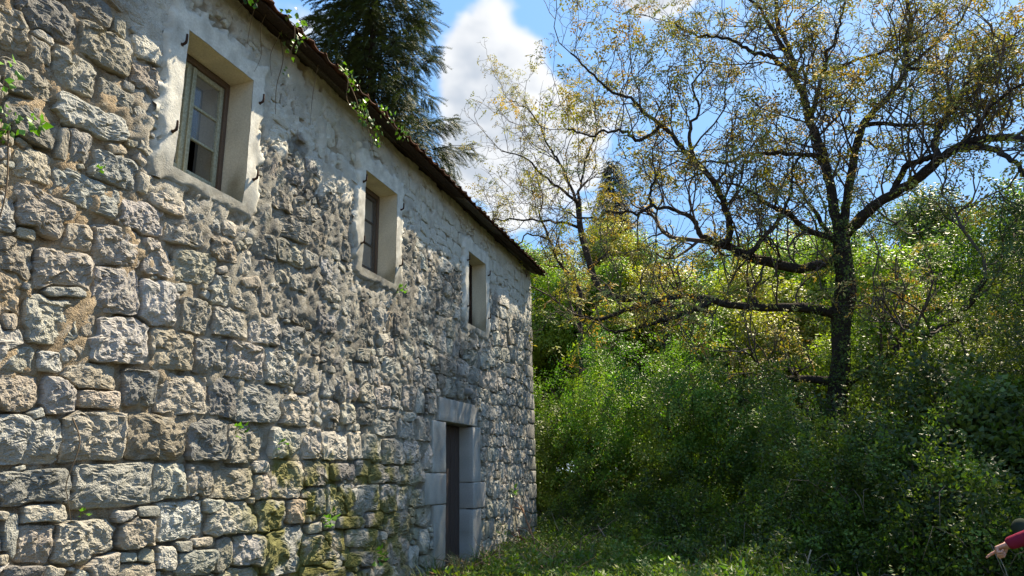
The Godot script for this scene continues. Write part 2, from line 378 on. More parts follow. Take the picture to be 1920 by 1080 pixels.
const WALNUT_LIMBS := {
	"trunk": [0.25, 0.19, 5.67, 1.40, -16.92, 5.91, 2.50, -16.89, 6.15, 3.74, -16.86, 6.30, 4.79, -16.84, 6.37, 5.51, -16.83, 6.41, 6.24, -16.83, 6.51, 6.73, -16.81],
	"A": [0.125, 0.03, 6.49, 6.61, -16.82, 6.45, 7.54, -16.89, 6.44, 8.23, -16.96, 6.38, 8.95, -17.03, 6.27, 9.78, -17.12, 6.19, 10.48, -17.19, 6.09, 10.98, -17.27, 6.01, 11.57, -17.35, 5.93, 12.25, -17.43, 5.87, 12.86, -17.50, 5.88, 13.54, -17.57, 5.81, 14.77, -17.64, 6.07, 15.92, -17.68],
	"A2": [0.075, 0.02, 6.09, 10.98, -17.27, 5.76, 11.41, -17.11, 5.46, 11.59, -16.94, 5.09, 11.64, -16.76, 4.74, 11.94, -16.58, 4.24, 12.08, -16.40, 3.74, 12.11, -16.20, 3.27, 12.45, -15.98],
	"A3": [0.06, 0.02, 6.04, 11.54, -17.38, 5.69, 12.45, -17.29, 5.49, 13.05, -17.19, 5.02, 13.58, -17.09, 4.51, 13.80, -16.99],
	"A4": [0.06, 0.02, 6.28, 9.79, -17.15, 6.64, 10.91, -17.34, 7.19, 11.30, -17.49, 7.84, 11.49, -17.61, 8.59, 11.66, -17.67, 9.23, 11.94, -17.75],
	"A5": [0.045, 0.02, 6.71, 11.01, -17.29, 6.84, 11.49, -17.14, 7.03, 11.72, -16.98, 7.25, 12.37, -16.81, 7.57, 13.20, -16.62],
	"A6": [0.07, 0.02, 6.37, 8.82, -17.04, 5.88, 8.80, -16.82, 5.17, 8.86, -16.60, 4.68, 8.78, -16.35, 4.24, 8.53, -16.08, 3.84, 8.54, -15.80],
	"B": [0.115, 0.03, 6.53, 6.66, -16.81, 6.70, 7.46, -16.94, 6.87, 8.07, -17.06, 7.19, 9.01, -17.16, 7.47, 9.56, -17.25, 7.83, 10.02, -17.33, 8.25, 10.47, -17.39, 8.55, 10.88, -17.47, 8.67, 11.67, -17.59, 8.91, 12.27, -17.68, 8.92, 12.98, -17.83, 9.30, 13.86, -17.88, 9.44, 15.05, -18.00],
	"B2": [0.06, 0.02, 7.43, 9.50, -17.26, 8.21, 9.43, -17.32, 8.87, 9.34, -17.38, 9.46, 9.50, -17.44, 10.05, 9.75, -17.48],
	"B3": [0.05, 0.02, 8.62, 11.01, -17.71, 8.99, 10.64, -17.27, 9.17, 10.21, -16.88, 9.11, 9.31, -16.55, 9.35, 8.92, -16.14],
	"B4": [0.05, 0.02, 8.62, 11.04, -17.71, 9.18, 11.53, -17.80, 9.84, 12.01, -17.84, 10.43, 12.79, -17.88],
	"C": [0.125, 0.05, 6.62, 6.71, -16.80, 6.97, 7.00, -16.47, 7.37, 7.25, -16.12, 7.93, 7.37, -15.72, 8.28, 7.63, -15.35, 8.58, 7.71, -14.98, 8.84, 7.64, -14.62, 9.21, 7.41, -14.21, 9.40, 7.23, -13.85, 9.73, 7.20, -13.43],
	"C2": [0.07, 0.02, 8.21, 7.57, -15.23, 8.27, 8.10, -15.33, 8.52, 8.50, -15.38, 8.81, 8.77, -15.42, 9.06, 9.23, -15.46, 9.48, 9.63, -15.44, 10.01, 10.09, -15.37],
	"C3": [0.07, 0.03, 8.53, 7.64, -14.82, 8.91, 7.34, -14.41, 9.05, 6.95, -14.07, 9.10, 6.60, -13.76, 9.20, 5.97, -13.43],
	"C4": [0.08, 0.02, 7.52, 7.33, -16.02, 7.77, 7.70, -15.72, 8.11, 7.74, -15.39, 8.49, 7.64, -15.04, 8.82, 7.93, -14.70, 9.13, 8.26, -14.34, 9.55, 8.39, -13.94],
	"D": [0.115, 0.09, 6.41, 6.18, -16.83, 5.55, 6.05, -16.68, 4.77, 6.22, -16.48, 4.22, 6.45, -16.25, 3.89, 6.58, -16.00],
	"D1": [0.09, 0.02, 3.91, 6.56, -16.00, 4.10, 6.74, -15.91, 4.07, 7.28, -15.82, 3.90, 7.91, -15.73, 3.60, 8.38, -15.63, 3.28, 8.85, -15.53, 2.97, 9.32, -15.42, 2.52, 9.75, -15.29, 2.19, 10.09, -15.17, 1.73, 10.30, -15.01, 1.34, 10.78, -14.85, 0.95, 11.26, -14.69],
	"D2": [0.07, 0.025, 3.91, 6.56, -16.00, 3.51, 6.81, -15.89, 3.36, 7.11, -15.79, 2.93, 7.44, -15.66, 2.53, 7.51, -15.53, 2.50, 7.80, -15.43, 2.65, 8.14, -15.34],
	"D3": [0.05, 0.015, 2.85, 9.47, -15.46, 2.36, 9.06, -15.23, 2.04, 9.22, -15.01, 1.71, 9.16, -14.78, 1.26, 8.99, -14.52, 0.84, 9.13, -14.25],
	"D4": [0.05, 0.015, 3.49, 8.55, -15.69, 3.42, 9.27, -15.76, 3.71, 9.95, -15.85, 3.64, 10.57, -15.92, 4.05, 11.11, -16.00],
	"D5": [0.045, 0.015, 2.54, 7.48, -15.43, 2.13, 7.28, -15.26, 1.68, 7.33, -15.07, 1.22, 7.13, -14.87, 0.68, 7.25, -14.63],
	"E": [0.08, 0.04, 6.32, 6.61, -16.74, 5.80, 6.81, -16.48, 5.37, 7.17, -16.19, 4.94, 7.36, -15.90, 4.57, 7.63, -15.59],
	"E2": [0.06, 0.02, 4.42, 6.17, -15.79, 4.80, 6.56, -15.82, 5.17, 6.95, -15.84, 5.44, 7.42, -15.85, 5.59, 8.04, -15.88, 5.78, 8.41, -15.90],
	"E3": [0.07, 0.02, 6.32, 6.70, -16.84, 6.22, 7.06, -17.11, 5.98, 7.79, -17.39, 5.88, 8.32, -17.65, 5.57, 8.76, -17.93],
	"F": [0.125, 0.03, 6.26, 4.91, -16.85, 5.56, 5.07, -16.71, 4.77, 5.14, -16.54, 4.10, 5.24, -16.33, 3.54, 5.30, -16.10, 3.10, 5.38, -15.86, 2.54, 5.31, -15.60, 1.87, 5.13, -15.30, 1.27, 4.90, -14.98, 0.81, 4.93, -14.66],
	"F2": [0.07, 0.02, 3.55, 5.23, -15.89, 3.31, 5.09, -15.75, 2.86, 4.92, -15.58, 2.29, 4.72, -15.39, 1.85, 4.60, -15.19, 1.43, 4.57, -14.98],
	"G": [0.12, 0.05, 6.22, 3.44, -16.75, 6.81, 3.69, -16.34, 7.08, 3.89, -15.97, 7.32, 4.08, -15.60, 7.62, 4.09, -15.21, 8.00, 4.33, -14.78, 8.40, 4.89, -14.34],
	"H": [0.11, 0.04, 6.04, 3.45, -16.78, 5.31, 3.50, -16.55, 4.92, 3.51, -16.27, 4.51, 3.73, -15.99],
}
const SMALL_WALNUT_LIMBS := {
	"trunk": [0.13, 0.09, 2.24, 3.39, -19.92, 2.17, 4.86, -19.99, 2.05, 6.41, -20.05, 0.93, 6.50, -19.98, 0.34, 7.03, -19.95, 0.06, 8.05, -19.97, -0.07, 8.84, -20.02, -0.13, 9.64, -20.08],
	"T2": [0.08, 0.03, -0.38, 4.49, -20.54, -0.41, 6.12, -20.63, -0.39, 7.14, -20.74, -1.02, 8.05, -20.70, -1.26, 8.79, -20.74, -1.59, 9.73, -20.76],
	"N1": [0.06, 0.015, -0.13, 9.64, -20.08, -0.25, 9.71, -19.85, -0.66, 10.03, -19.55, -1.06, 10.40, -19.25, -1.46, 10.85, -18.93, -2.08, 10.95, -18.53],
	"N2": [0.055, 0.015, -0.14, 9.55, -20.08, -0.11, 10.21, -20.21, 0.12, 11.15, -20.38, 0.48, 12.28, -20.58, 0.34, 13.50, -20.68],
	"N3": [0.05, 0.015, -0.24, 9.79, -20.06, -0.67, 11.05, -20.09, -1.09, 11.77, -20.12, -1.50, 12.89, -20.14, -2.19, 13.46, -20.07],
	"N4": [0.05, 0.015, -0.09, 8.86, -20.09, -0.83, 9.01, -19.74, -1.55, 9.03, -19.37, -2.11, 9.01, -19.02, -2.65, 8.87, -18.65],
	"N5": [0.05, 0.015, 0.19, 7.56, -20.04, 0.57, 7.99, -20.26, 0.96, 8.60, -20.48, 1.53, 9.12, -20.70, 2.15, 10.34, -20.92],
	"N6": [0.03, 0.012, -1.26, 8.79, -20.74, -1.87, 8.94, -20.44, -2.32, 8.39, -20.17, -2.75, 8.70, -19.89],
}
const CLOUD_BANKS := [
	-0.257, 0.507, -0.823, 0.075, 0.75,
	-0.295, 0.452, -0.842, 0.085, 0.75,
	-0.241, 0.463, -0.853, 0.075, 0.70,
	-0.294, 0.393, -0.871, 0.085, 0.70,
	-0.214, 0.407, -0.888, 0.070, 0.45,
	-0.316, 0.558, -0.767, 0.045, 0.36,
	-0.080, 0.592, -0.802, 0.050, 0.62,
	-0.042, 0.599, -0.800, 0.050, 0.50,
	0.324, 0.486, -0.811, 0.080, 0.35,
]

# ---------------------------------------------------------------- sky
func make_sky() -> Sky:
	var w := 2048
	var h := 1024
	var im := Image.create_empty(w, h, false, Image.FORMAT_RGBF)
	var f := FastNoiseLite.new()
	f.seed = 77
	f.frequency = 0.034
	f.fractal_octaves = 6
	f.fractal_gain = 0.52
	var g := FastNoiseLite.new()
	g.seed = 78
	g.frequency = 0.009
	g.fractal_octaves = 3
	var sun := SUN_TOWARDS.normalized()
	# cumulus banks: a direction and how wide each is
	var banks := []
	for k in CLOUD_BANKS.size() / 5:
		banks.append([Vector3(CLOUD_BANKS[k * 5], CLOUD_BANKS[k * 5 + 1], CLOUD_BANKS[k * 5 + 2]).normalized(), CLOUD_BANKS[k * 5 + 3], CLOUD_BANKS[k * 5 + 4]])
	var zen := Color(0.056, 0.128, 0.274)
	var mid := Color(0.091, 0.181, 0.321)
	var hor := Color(0.223, 0.270, 0.321)
	for j in h:
		var el := (0.5 - (j + 0.5) / h) * PI
		if el < -0.02:
			im.fill_rect(Rect2i(0, j, w, h - j), Color(0.16, 0.17, 0.13))
			break
		var ce := cos(el)
		var y := sin(el)
		var base := hor.lerp(mid, smoothstep(0.0, 0.35, y)).lerp(zen, smoothstep(0.3, 1.0, y))
		for i in w:
			var az := (i + 0.5) / w * TAU
			var d := Vector3(sin(az) * ce, y, -cos(az) * ce)
			var c := base
			var s := maxf(0.0, d.dot(sun))
			var glow := pow(s, 16.0) * 0.12 + pow(s, 5.0) * 0.018
			c += Color(glow, glow * 0.97, glow * 0.9)
			# clouds lie on a flat layer: stretch towards the horizon
			var k := 60.0 / (y + 0.35)
			var bias := -0.30
			for bk in banks:
				var dd: float = bk[0].distance_squared_to(d)
				if dd < 0.12:
					bias += bk[2] * exp(-dd / (bk[1] * bk[1]))
			bias += 0.75 * maxf(0.0, g.get_noise_3d(d.x * k * 2.2, 7.0, d.z * k * 2.2)) * smoothstep(0.45, 0.2, s * s * 0.4 + (0.35 if d.z < -0.45 and d.x > -0.45 and d.x < 0.75 and y > 0.15 else 0.0))
			if bias > -0.28 or y < 0.2:
				var q := d * k * 2.0 + Vector3(0, y * 60.0, 0)
				var n0 := f.get_noise_3dv(q)
				var dens := n0 * 0.95 + bias + 0.14 * smoothstep(0.3, 0.0, y)
				var a := smoothstep(0.0, 0.34, dens)
				if a > 0.0:
					var n1 := f.get_noise_3dv(q + (sun - d * s) * 5.0)
					var lit := clampf(0.92 + (n0 - n1) * 0.8 - smoothstep(0.25, 1.0, dens) * 0.3, 0.45, 1.0)
					var cc := Color(0.165, 0.178, 0.195).lerp(Color(0.285, 0.283, 0.278), smoothstep(0.36, 0.95, lit))
					c = c.lerp(cc, a * 0.92)
			im.set_pixel(i, j, c)
	var p := PanoramaSkyMaterial.new()
	p.panorama = ImageTexture.create_from_image(im)
	var sky := Sky.new()
	sky.sky_material = p
	return sky

func ground_height(x: float, z: float) -> float:
	var y := 0.38 * smoothstep(-1.0, -9.5, z) * (1.0 - 0.75 * smoothstep(3.5, 6.0, x) * smoothstep(-12.0, -8.0, z)) + n_b.get_noise_2d(x * 30, z * 30) * 0.07
	y += smoothstep(-16.0, -45.0, z) * 1.4 + smoothstep(7.0, 20.0, x) * 0.8
	y -= 0.12 * smoothstep(4.5, 6.2, x) * smoothstep(-10.0, -6.5, z)
	return y

func make_ground() -> void:
	var b := Buf.new()
	var xs := []
	var x := -14.0
	while x <= 22.0:
		xs.append(x); x += 0.35
	var zs := []
	var z := 8.0
	while z >= -34.0:
		zs.append(z); z -= 0.35
	for k in [20.0, 40, 80, 160, 320]:
		xs.append(22.0 + k); xs.push_front(-14.0 - k)
		zs.append(-34.0 - k); zs.push_front(8.0 + k)
	for j in zs.size():
		for i in xs.size():
			var g := 1.0 + n_a.get_noise_2d(xs[i] * 60, zs[j] * 60) * 0.5
			var inside: bool = xs[i] < -0.15 and xs[i] > -6.4 and zs[j] > -13.9 and zs[j] < 0.5
			b.add(Vector3(xs[i], ground_height(xs[i], zs[j]) - (0.5 if inside else 0.0), zs[j]), Color(g, g, g), Vector2(xs[i], zs[j]))
	var nx := xs.size()
	for j in zs.size() - 1:
		for i in nx - 1:
			var a := j * nx + i
			b.quad(a, a + nx, a + nx + 1, a + 1)
	obj("ground", b.mesh(), M.soil, self, "structure")

# ---------------------------------------------------------------- the house wall
func limewash(z: float, y: float) -> float:
	# 0..1: how much of the old smooth limewashed plaster is left here
	var n := n_b.get_noise_2d(z * 110, y * 110) * 0.42 + n_a.get_noise_2d(z * 300, y * 300) * 0.22
	var e := 4.70 + n - 0.12 * smoothstep(-9.0, -12.0, z) - 0.1 * smoothstep(-5.6, -5.1, z)
	var top := smoothstep(e - 0.035, e + 0.05, y) * smoothstep(-3.3, -3.75, z + n * 0.5)
	for w in WINDOWS:
		# rags of the render round each window
		var dz := maxf(w[1] - z, z - w[0])
		var dy := maxf(SILL - 0.05 - y, y - HEAD)
		var d := maxf(dz, dy)
		top = maxf(top, smoothstep(0.34, 0.12, d + n * 0.25) * (0.85 if y > SILL + 0.2 else 0.45))
	return top

func buried(z: float, y: float) -> float:
	# 0..1: how far rough mortar stands up between the stones
	var n := n_b.get_noise_2d(z * 90 + 40, y * 90) * 0.5
	var b := smoothstep(2.9, 3.5, y + n) * smoothstep(-3.9, -4.8, z + n) * smoothstep(-10.6, -8.6, z)
	b = maxf(b, 0.55 * smoothstep(2.2, 2.9, y + n) * smoothstep(-5.0, -5.8, z) * smoothstep(-9.5, -8.2, z))
	for w in WINDOWS:
		var dz := maxf(w[1] - z, z - w[0])
		var dy := maxf(SILL - y, y - HEAD)
		b = maxf(b, smoothstep(0.55, 0.25, maxf(dz, dy) + n * 0.3) * 0.9)
	return clampf(b, 0.0, 1.0)

func weather(c: Color, z: float, y: float, lw: float) -> Color:
	var n1 := n_b.get_noise_2d(z * 140 + 9, y * 50)
	var n2 := n_a.get_noise_2d(z * 420, y * 300)
	var n3 := n_a.get_noise_2d(z * 900 + 70, y * 900)
	# limewash, thin in places
	var thin := lw * clampf(0.92 + n2 * 0.5, 0.0, 1.0)
	c = c.lerp(Color(0.82, 0.805, 0.73) * (1.0 + n3 * 0.18), thin * 0.9)
	# white runs of lime below the windows
	var run := smoothstep(0.22, 0.5, n1 + n2 * 0.4) * smoothstep(-5.2, -6.0, z) * smoothstep(1.6, 2.4, y) * (1.0 - lw)
	c = c.lerp(Color(0.47, 0.47, 0.45), run * 0.55)
	# black crusts of lichen where rain runs
	var zone := smoothstep(-4.3, -5.2, z + n2) * smoothstep(-12.5, -9.0, z) * smoothstep(1.8, 2.7, y + n1) * smoothstep(5.3, 4.5, y)
	var crust := smoothstep(-0.16, 0.22, n_b.get_noise_2d(z * 160, y * 70 + 50) + n2 * 0.75 + n3 * 0.3) * (0.2 + 0.8 * zone)
	c = c.lerp(Color(0.12, 0.118, 0.112), crust * 0.6 * (1.0 - 0.92 * lw))
	# pale lichen spots
	c = c.lerp(Color(0.52, 0.52, 0.48), smoothstep(0.3, 0.45, n3) * 0.45 * (1.0 - lw))
	# moss and algae low on the wall, before the door
	var green := smoothstep(-4.6, -5.6, z) * smoothstep(-9.3, -7.6, z) * smoothstep(2.15, 1.5, y + n1 * 0.5)
	green = maxf(green, 0.35 * smoothstep(1.4, 0.6, y) * smoothstep(-3.0, -5.0, z))
	var moss := smoothstep(-0.28, 0.2, n_a.get_noise_2d(z * 230 + 5, y * 230) + n3 * 0.25) * green
	return c.lerp(Color(0.20, 0.195, 0.035), moss * 0.85)

func add_stone(z: float, y: float, a: float, b: float, ang: float, blocker := false, prot := 0.04) -> void:
	var k := stones.size()
	stones.append({"z": z, "y": y, "a": a, "b": b, "c": cos(ang), "s": sin(ang), "block": blocker, "prot": prot, "measured": false})
	var reach := maxf(a, b) * 1.2
	for i in range(floori((z - reach) / 0.5), floori((z + reach) / 0.5) + 1):
		for j in range(floori((y - reach) / 0.5), floori((y + reach) / 0.5) + 1):
			var key := Vector2i(i, j)
			if not hash_grid.has(key): hash_grid[key] = []
			hash_grid[key].append(k)

func metric(o: Dictionary, z: float, y: float) -> float:
	# 1 on the outline of stone o, less inside; to the fourth power
	var s: float = o.z - z
	var t: float = y - o.y
	var p: float = (s * o.c + t * o.s) / o.a
	var q: float = (-s * o.s + t * o.c) / o.b
	if o.block:
		var m := maxf(absf(p), absf(q))
		return m * m * m * m
	p *= p
	q *= q
	return sqrt(p * p * p * p + q * q * q * q)

func nearest(z: float, y: float) -> float:
	var best := 99.0
	for k in hash_grid.get(Vector2i(floori(z / 0.5), floori(y / 0.5)), []):
		best = minf(best, metric(stones[k], z, y))
	return best

func stone_here(z: float, y: float) -> bool:
	return z < WALL_NEAR and z > CORNER + 0.05 and y > 0.15 and y < 5.78

func lay_stones() -> void:
	# openings, their surrounds and the corner blocks keep other stones out
	for w in WINDOWS:
		add_stone((w[0] + w[1]) / 2, (SILL + HEAD) / 2 + 0.05, 0.405 + 0.13, 0.6 + 0.17, 0, true)
	add_stone((DOOR[0] + DOOR[1]) / 2, 1.36, 0.508, 1.03, 0, true)
	for d in DOOR_BLOCKS:
		add_stone((d[0] + d[1]) / 2, (d[2] + d[3]) / 2, (d[0] - d[1]) / 2 + 0.008, (d[3] - d[2]) / 2 + 0.008, 0, true)
	var y := 0.1
	var k := 0
	while y < 5.7:
		var h := minf(rnd(0.24, 0.36), 5.76 - y)
		if h < 0.15: h = 5.76 - y
		var l := rnd(0.42, 0.6) if k % 2 == 0 else rnd(0.24, 0.32)
		quoins.append([CORNER, CORNER + l, y, y + h])
		add_stone(CORNER + l / 2 - 0.2, y + h / 2, l / 2 + 0.208, h / 2 + 0.006, 0, true)
		y += h
		k += 1
	for i in MEASURED_STONES.size() / 5:
		var o := i * 5
		add_stone(MEASURED_STONES[o], MEASURED_STONES[o + 1], MEASURED_STONES[o + 2] * 0.99, MEASURED_STONES[o + 3] * 0.98, MEASURED_STONES[o + 4], false, rnd(0.016, 0.040))
		stones[-1].measured = true
	# the rest of the wall in rough courses
	var row := 0.12
	while row < 5.75:
		var h := rnd(0.18, 0.30)
		var z := WALL_NEAR + rnd(-0.2, 0.0)
		while z > CORNER:
			var far := smoothstep(-5.0, -9.0, z)
			var a := rnd(0.09, 0.22) * lerpf(1.0, 0.85, far)
			var cz := z - a
			var cy := row + h / 2 + n_b.get_noise_2d(z * 60, row * 200) * 0.08 + rnd(-0.015, 0.015)
			var hb := h / 2 * rnd(0.86, 1.1)
			if a > 0.17 and rnd(0, 1) < 0.15:
				# two thin ones, one on the other
				try_stone(cz, cy + hb * 0.5, a, hb * 0.46)
				try_stone(cz + rnd(-0.03, 0.03), cy - hb * 0.5, a * 0.9, hb * 0.46)
			else:
				try_stone(cz, cy, a, hb)
			z -= a * 2.0
		row += h
	# small stones and chips wedged into the gaps
	for t in 9000:
		var z := rnd(CORNER + 0.3, WALL_NEAR)
		var yy := rnd(0.2, 5.75)
		var m := nearest(z, yy)
		if m > 1.5:
			var size := clampf((pow(m, 0.25) - 1.0) * 0.2, 0.020, 0.075)
			add_stone(z, yy, size * rnd(1.0, 1.7), size * rnd(0.7, 1.1), rnd(-0.5, 0.5), false, rnd(0.005, 0.035))
			stones[-1].measured = true

func try_stone(z: float, y: float, a: float, b: float) -> void:
	if not stone_here(z, y): return
	if nearest(z, y) < 2.2 or nearest(z - a * 0.6, y) < 1.1 or nearest(z + a * 0.6, y) < 1.1: return
	add_stone(z, y, a, b, rnd(-0.08, 0.08) + n_b.get_noise_2d(z * 40, y * 40) * 0.12, false, rnd(0.006, 0.030))

var quoins := []
const DOOR_BLOCKS := [
	[-8.956, -9.415, 1.672, 2.358], [-8.721, -9.415, 1.262, 1.662], [-9.02, -9.415, 0.25, 1.252],
	[-10.462, -10.80, 1.532, 2.352], [-10.462, -10.99, 1.150, 1.522], [-10.462, -10.82, 0.25, 1.140],
	[-9.18, -10.69, 2.368, 2.695],
]

func stone_mesh(o: Dictionary, na: int, nr: int, flat := false) -> ArrayMesh:
	var z0: float = o.z
	var y0: float = o.y
	var near := []
	var reach: float = maxf(o.a, o.b) * 1.2
	var seen := {}
	for i in range(floori((z0 - reach) / 0.5), floori((z0 + reach) / 0.5) + 1):
		for j in range(floori((y0 - reach) / 0.5), floori((y0 + reach) / 0.5) + 1):
			for k in hash_grid.get(Vector2i(i, j), []):
				if not seen.has(k) and stones[k] != o:
					seen[k] = true
					near.append(stones[k])
	var rim := PackedVector2Array()
	var sd := rnd(0, 90)
	var gap := rnd(0.004, 0.012)
	for k in na:
		var th := TAU * k / na
		var ex: float = cos(th) * o.a
		var ey: float = sin(th) * o.b
		var d := Vector2(-(ex * o.c - ey * o.s), ex * o.s + ey * o.c)
		var m := pow(pow(cos(th), 8) + pow(sin(th), 8), 0.125)
		var t: float = (1.08 if o.measured else 1.16) / m
		for step in 24:
			var z := z0 + d.x * t
			var y := y0 + d.y * t
			var own := pow(t * m, 4)
			var ok := true
			for q in near:
				var mq := metric(q, z, y)
				if mq < (1.01 if q.block else own):
					ok = false
					break
			if ok: break
			t *= 0.945
		var len := d.length()
		t = maxf(t - gap / len, 0.15)
		t *= 1.0 + 0.075 * n_a.get_noise_2d(sd * 50 + d.x / len * 60, d.y / len * 60) + 0.05 * n_a.get_noise_2d(sd * 50 + d.x / len * 190, d.y / len * 190)
		rim.append(d * t)
	var b := Buf.new()
	var lw := limewash(z0, y0)
	var bury := maxf(lw, buried(z0, y0))
	var size: float = minf(o.a, o.b)
	var prot: float = o.prot * lerpf(1.0, 0.85, bury) + 0.008
	var tilt := Vector2(rnd(-0.16, 0.16), rnd(-0.2, 0.12))
	# flat chipped planes that cut the face down towards its edges
	var cuts := []
	var chip := 0.38 if o.measured else 0.24
	for q in 7:
		var a := rnd(0, TAU)
		cuts.append([Vector2(cos(a) / o.a, sin(a) / o.b), rnd(0.25, 0.85), rnd(0.10, 0.55) * minf(size, 0.12)])
	var cells := Vector2(rnd(0, 50), rnd(0, 50))
	var tone: Color = o.tone
	var fr := [0.0]
	for j in nr - 1: fr.append(pow((j + 1.0) / (nr - 1), 0.7) * 0.945)
	fr.append(1.0)
	var uvo := Vector2(rnd(0, 8), rnd(0, 8))
	var spin := Transform2D(rnd(-0.6, 0.6), Vector2.ZERO)
	var rough := clampf(size * 0.22, 0.007, 0.026) * lerpf(1.0, 0.55, lw)
	for j in range(0, nr + 3):
		var f: float = fr[mini(j, nr)]
		for k in (1 if j == 0 else na):
			var p := rim[k] * f
			var x := prot * (1.0 - 0.22 * pow(f, 9.0)) + (tilt.x * p.x + tilt.y * p.y) * 0.6
			for q in cuts:
				var over: float = p.dot(q[0]) - q[1]
				if over > 0.0: x -= over * q[2] * chip
			var fac := n_cell.get_noise_2d((p.x + cells.x) * 820, (p.y + cells.y) * 820)
			var fine := n_cell.get_noise_2d((p.x + cells.y) * 2100, (p.y + cells.x) * 2100)
			x += rough * (fac * 0.55 + fine * 0.30 + 0.45 * n_a.get_noise_2d((p.x + cells.x) * 520, (p.y + cells.y) * 520) + 0.40 * n_a.get_noise_2d((p.x + cells.x) * 1700, (p.y + cells.y) * 1700))
			if j == nr + 1:
				x = x * 0.45 - 0.012
				p *= 1.0
			elif j == nr + 2:
				x = -0.10
				p *= 0.93
			elif j == nr:
				p *= 0.985
			var pz := z0 + p.x
			var py := y0 + p.y
			var c := weather(tone, pz, py, limewash(pz, py) * lerpf(0.75, 1.0, bury))
			b.add(Vector3(x, p.y, p.x), c, spin * Vector2(-p.x, p.y) + uvo)
	for k in na:
		b.tri(0, 1 + (k + 1) % na, 1 + k)
	for j in range(0, nr + 1):
		var a := 1 + j * na
		for k in na:
			var k2 := (k + 1) % na
			b.quad(a + k, a + k2, a + na + k2, a + na + k)
	return b.faceted()

func stone_tone(z: float) -> Color:
	var warm := smoothstep(-7.5, -3.5, z) * 0.75 + 0.1
	var r := rnd(0, 1)
	var c := Color(0.51, 0.485, 0.43)
	if r < warm * 0.45: c = Color(0.47, 0.435, 0.365)
	elif r < warm * 0.58: c = Color(0.42, 0.36, 0.275)
	elif r > 0.90: c = Color(0.30, 0.295, 0.275)
	elif r > 0.70: c = Color(0.50, 0.495, 0.46)
	return vary(c, 0.16)

func mortar_mesh() -> ArrayMesh:
	var b := Buf.new()
	var step := 0.027
	var nz := int((WALL_NEAR - CORNER) / step)
	var ny := int(5.80 / step)
	var skip := PackedByteArray()
	skip.resize((nz + 1) * (ny + 1))
	for i in nz + 1:
		for j in ny + 1:
			var z := WALL_NEAR - i * step
			var y := j * step
			for w in WINDOWS:
				if z < w[0] + 0.06 and z > w[1] - 0.06 and y > SILL - 0.06 and y < HEAD + 0.06: skip[i * (ny + 1) + j] = 1
			if z < DOOR[0] + 0.05 and z > DOOR[1] - 0.05 and y < DOOR[3] + 0.05: skip[i * (ny + 1) + j] = 1
			if i == nz: z = CORNER + 0.02
			var lw := limewash(z, y)
			var bu := buried(z, y)
			var far := smoothstep(-8.0, -10.0, z)
			var dry := smoothstep(2.2, 1.4, y) * smoothstep(-9.0, -6.0, z)
			var x := lerpf(0.006 - 0.034 * smoothstep(0.0, -0.25, n_b.get_noise_2d(z * 200 + 70, y * 200)), -0.040, dry * 0.85)
			x = lerpf(x, 0.018, bu * 0.9)
			x = lerpf(x, lerpf(0.026, 0.010, far), lw)
			var r1 := n_a.get_noise_2d(z * 420, y * 420)
			var r2 := n_a.get_noise_2d(z * 1100, y * 1100)
			x += r1 * lerpf(0.030, 0.012, lw) + r2 * lerpf(0.022, 0.006, lw) + n_b.get_noise_2d(z * 120, y * 120) * 0.026
			# cracks and fallen patches in the plaster
			if lw > 0.3:
				var cr := absf(n_b.get_noise_2d(z * 170 + 300, y * 170))
				if cr < 0.016: x -= 0.03
				if absf(n_a.get_noise_2d(z * 90 + 700, y * 160)) < 0.013: x -= 0.02
				if n_a.get_noise_2d(z * 240 + 90, y * 240 + 10) + 0.4 * n_a.get_noise_2d(z * 800, y * 800 + 30) > 0.27: x -= 0.026
			var c := Color(0.40, 0.32, 0.22).lerp(Color(0.37, 0.35, 0.30), smoothstep(-3.6, -5.0, z))
			c = c.lerp(Color(0.34, 0.33, 0.295), bu * 0.8) * (1.0 + r1 * 0.4)
			c = c.lerp(Color(0.19, 0.165, 0.13), dry * 0.5)
			c = weather(c, z, y, lw)
			if lw > 0.3 and n_a.get_noise_2d(z * 240 + 90, y * 240 + 10) + 0.4 * n_a.get_noise_2d(z * 800, y * 800 + 30) > 0.27: c = c.lerp(Color(0.33, 0.27, 0.18), 0.7)
			b.add(Vector3(x, y, z), c)
	var n := ny + 1
	for i in nz:
		for j in ny:
			var a := i * n + j
			if skip[a] and skip[a + 1] and skip[a + n] and skip[a + n + 1]: continue
			b.quad(a, a + 1, a + n + 1, a + n)
	return b.mesh()

func plain_box(lo: Vector3, hi: Vector3, m: Material, called: String, parent: Node3D) -> MeshInstance3D:
	var box := BoxMesh.new()
	box.size = hi - lo
	var o := obj(called, box, m, parent)
	o.position = (lo + hi) / 2
	return o

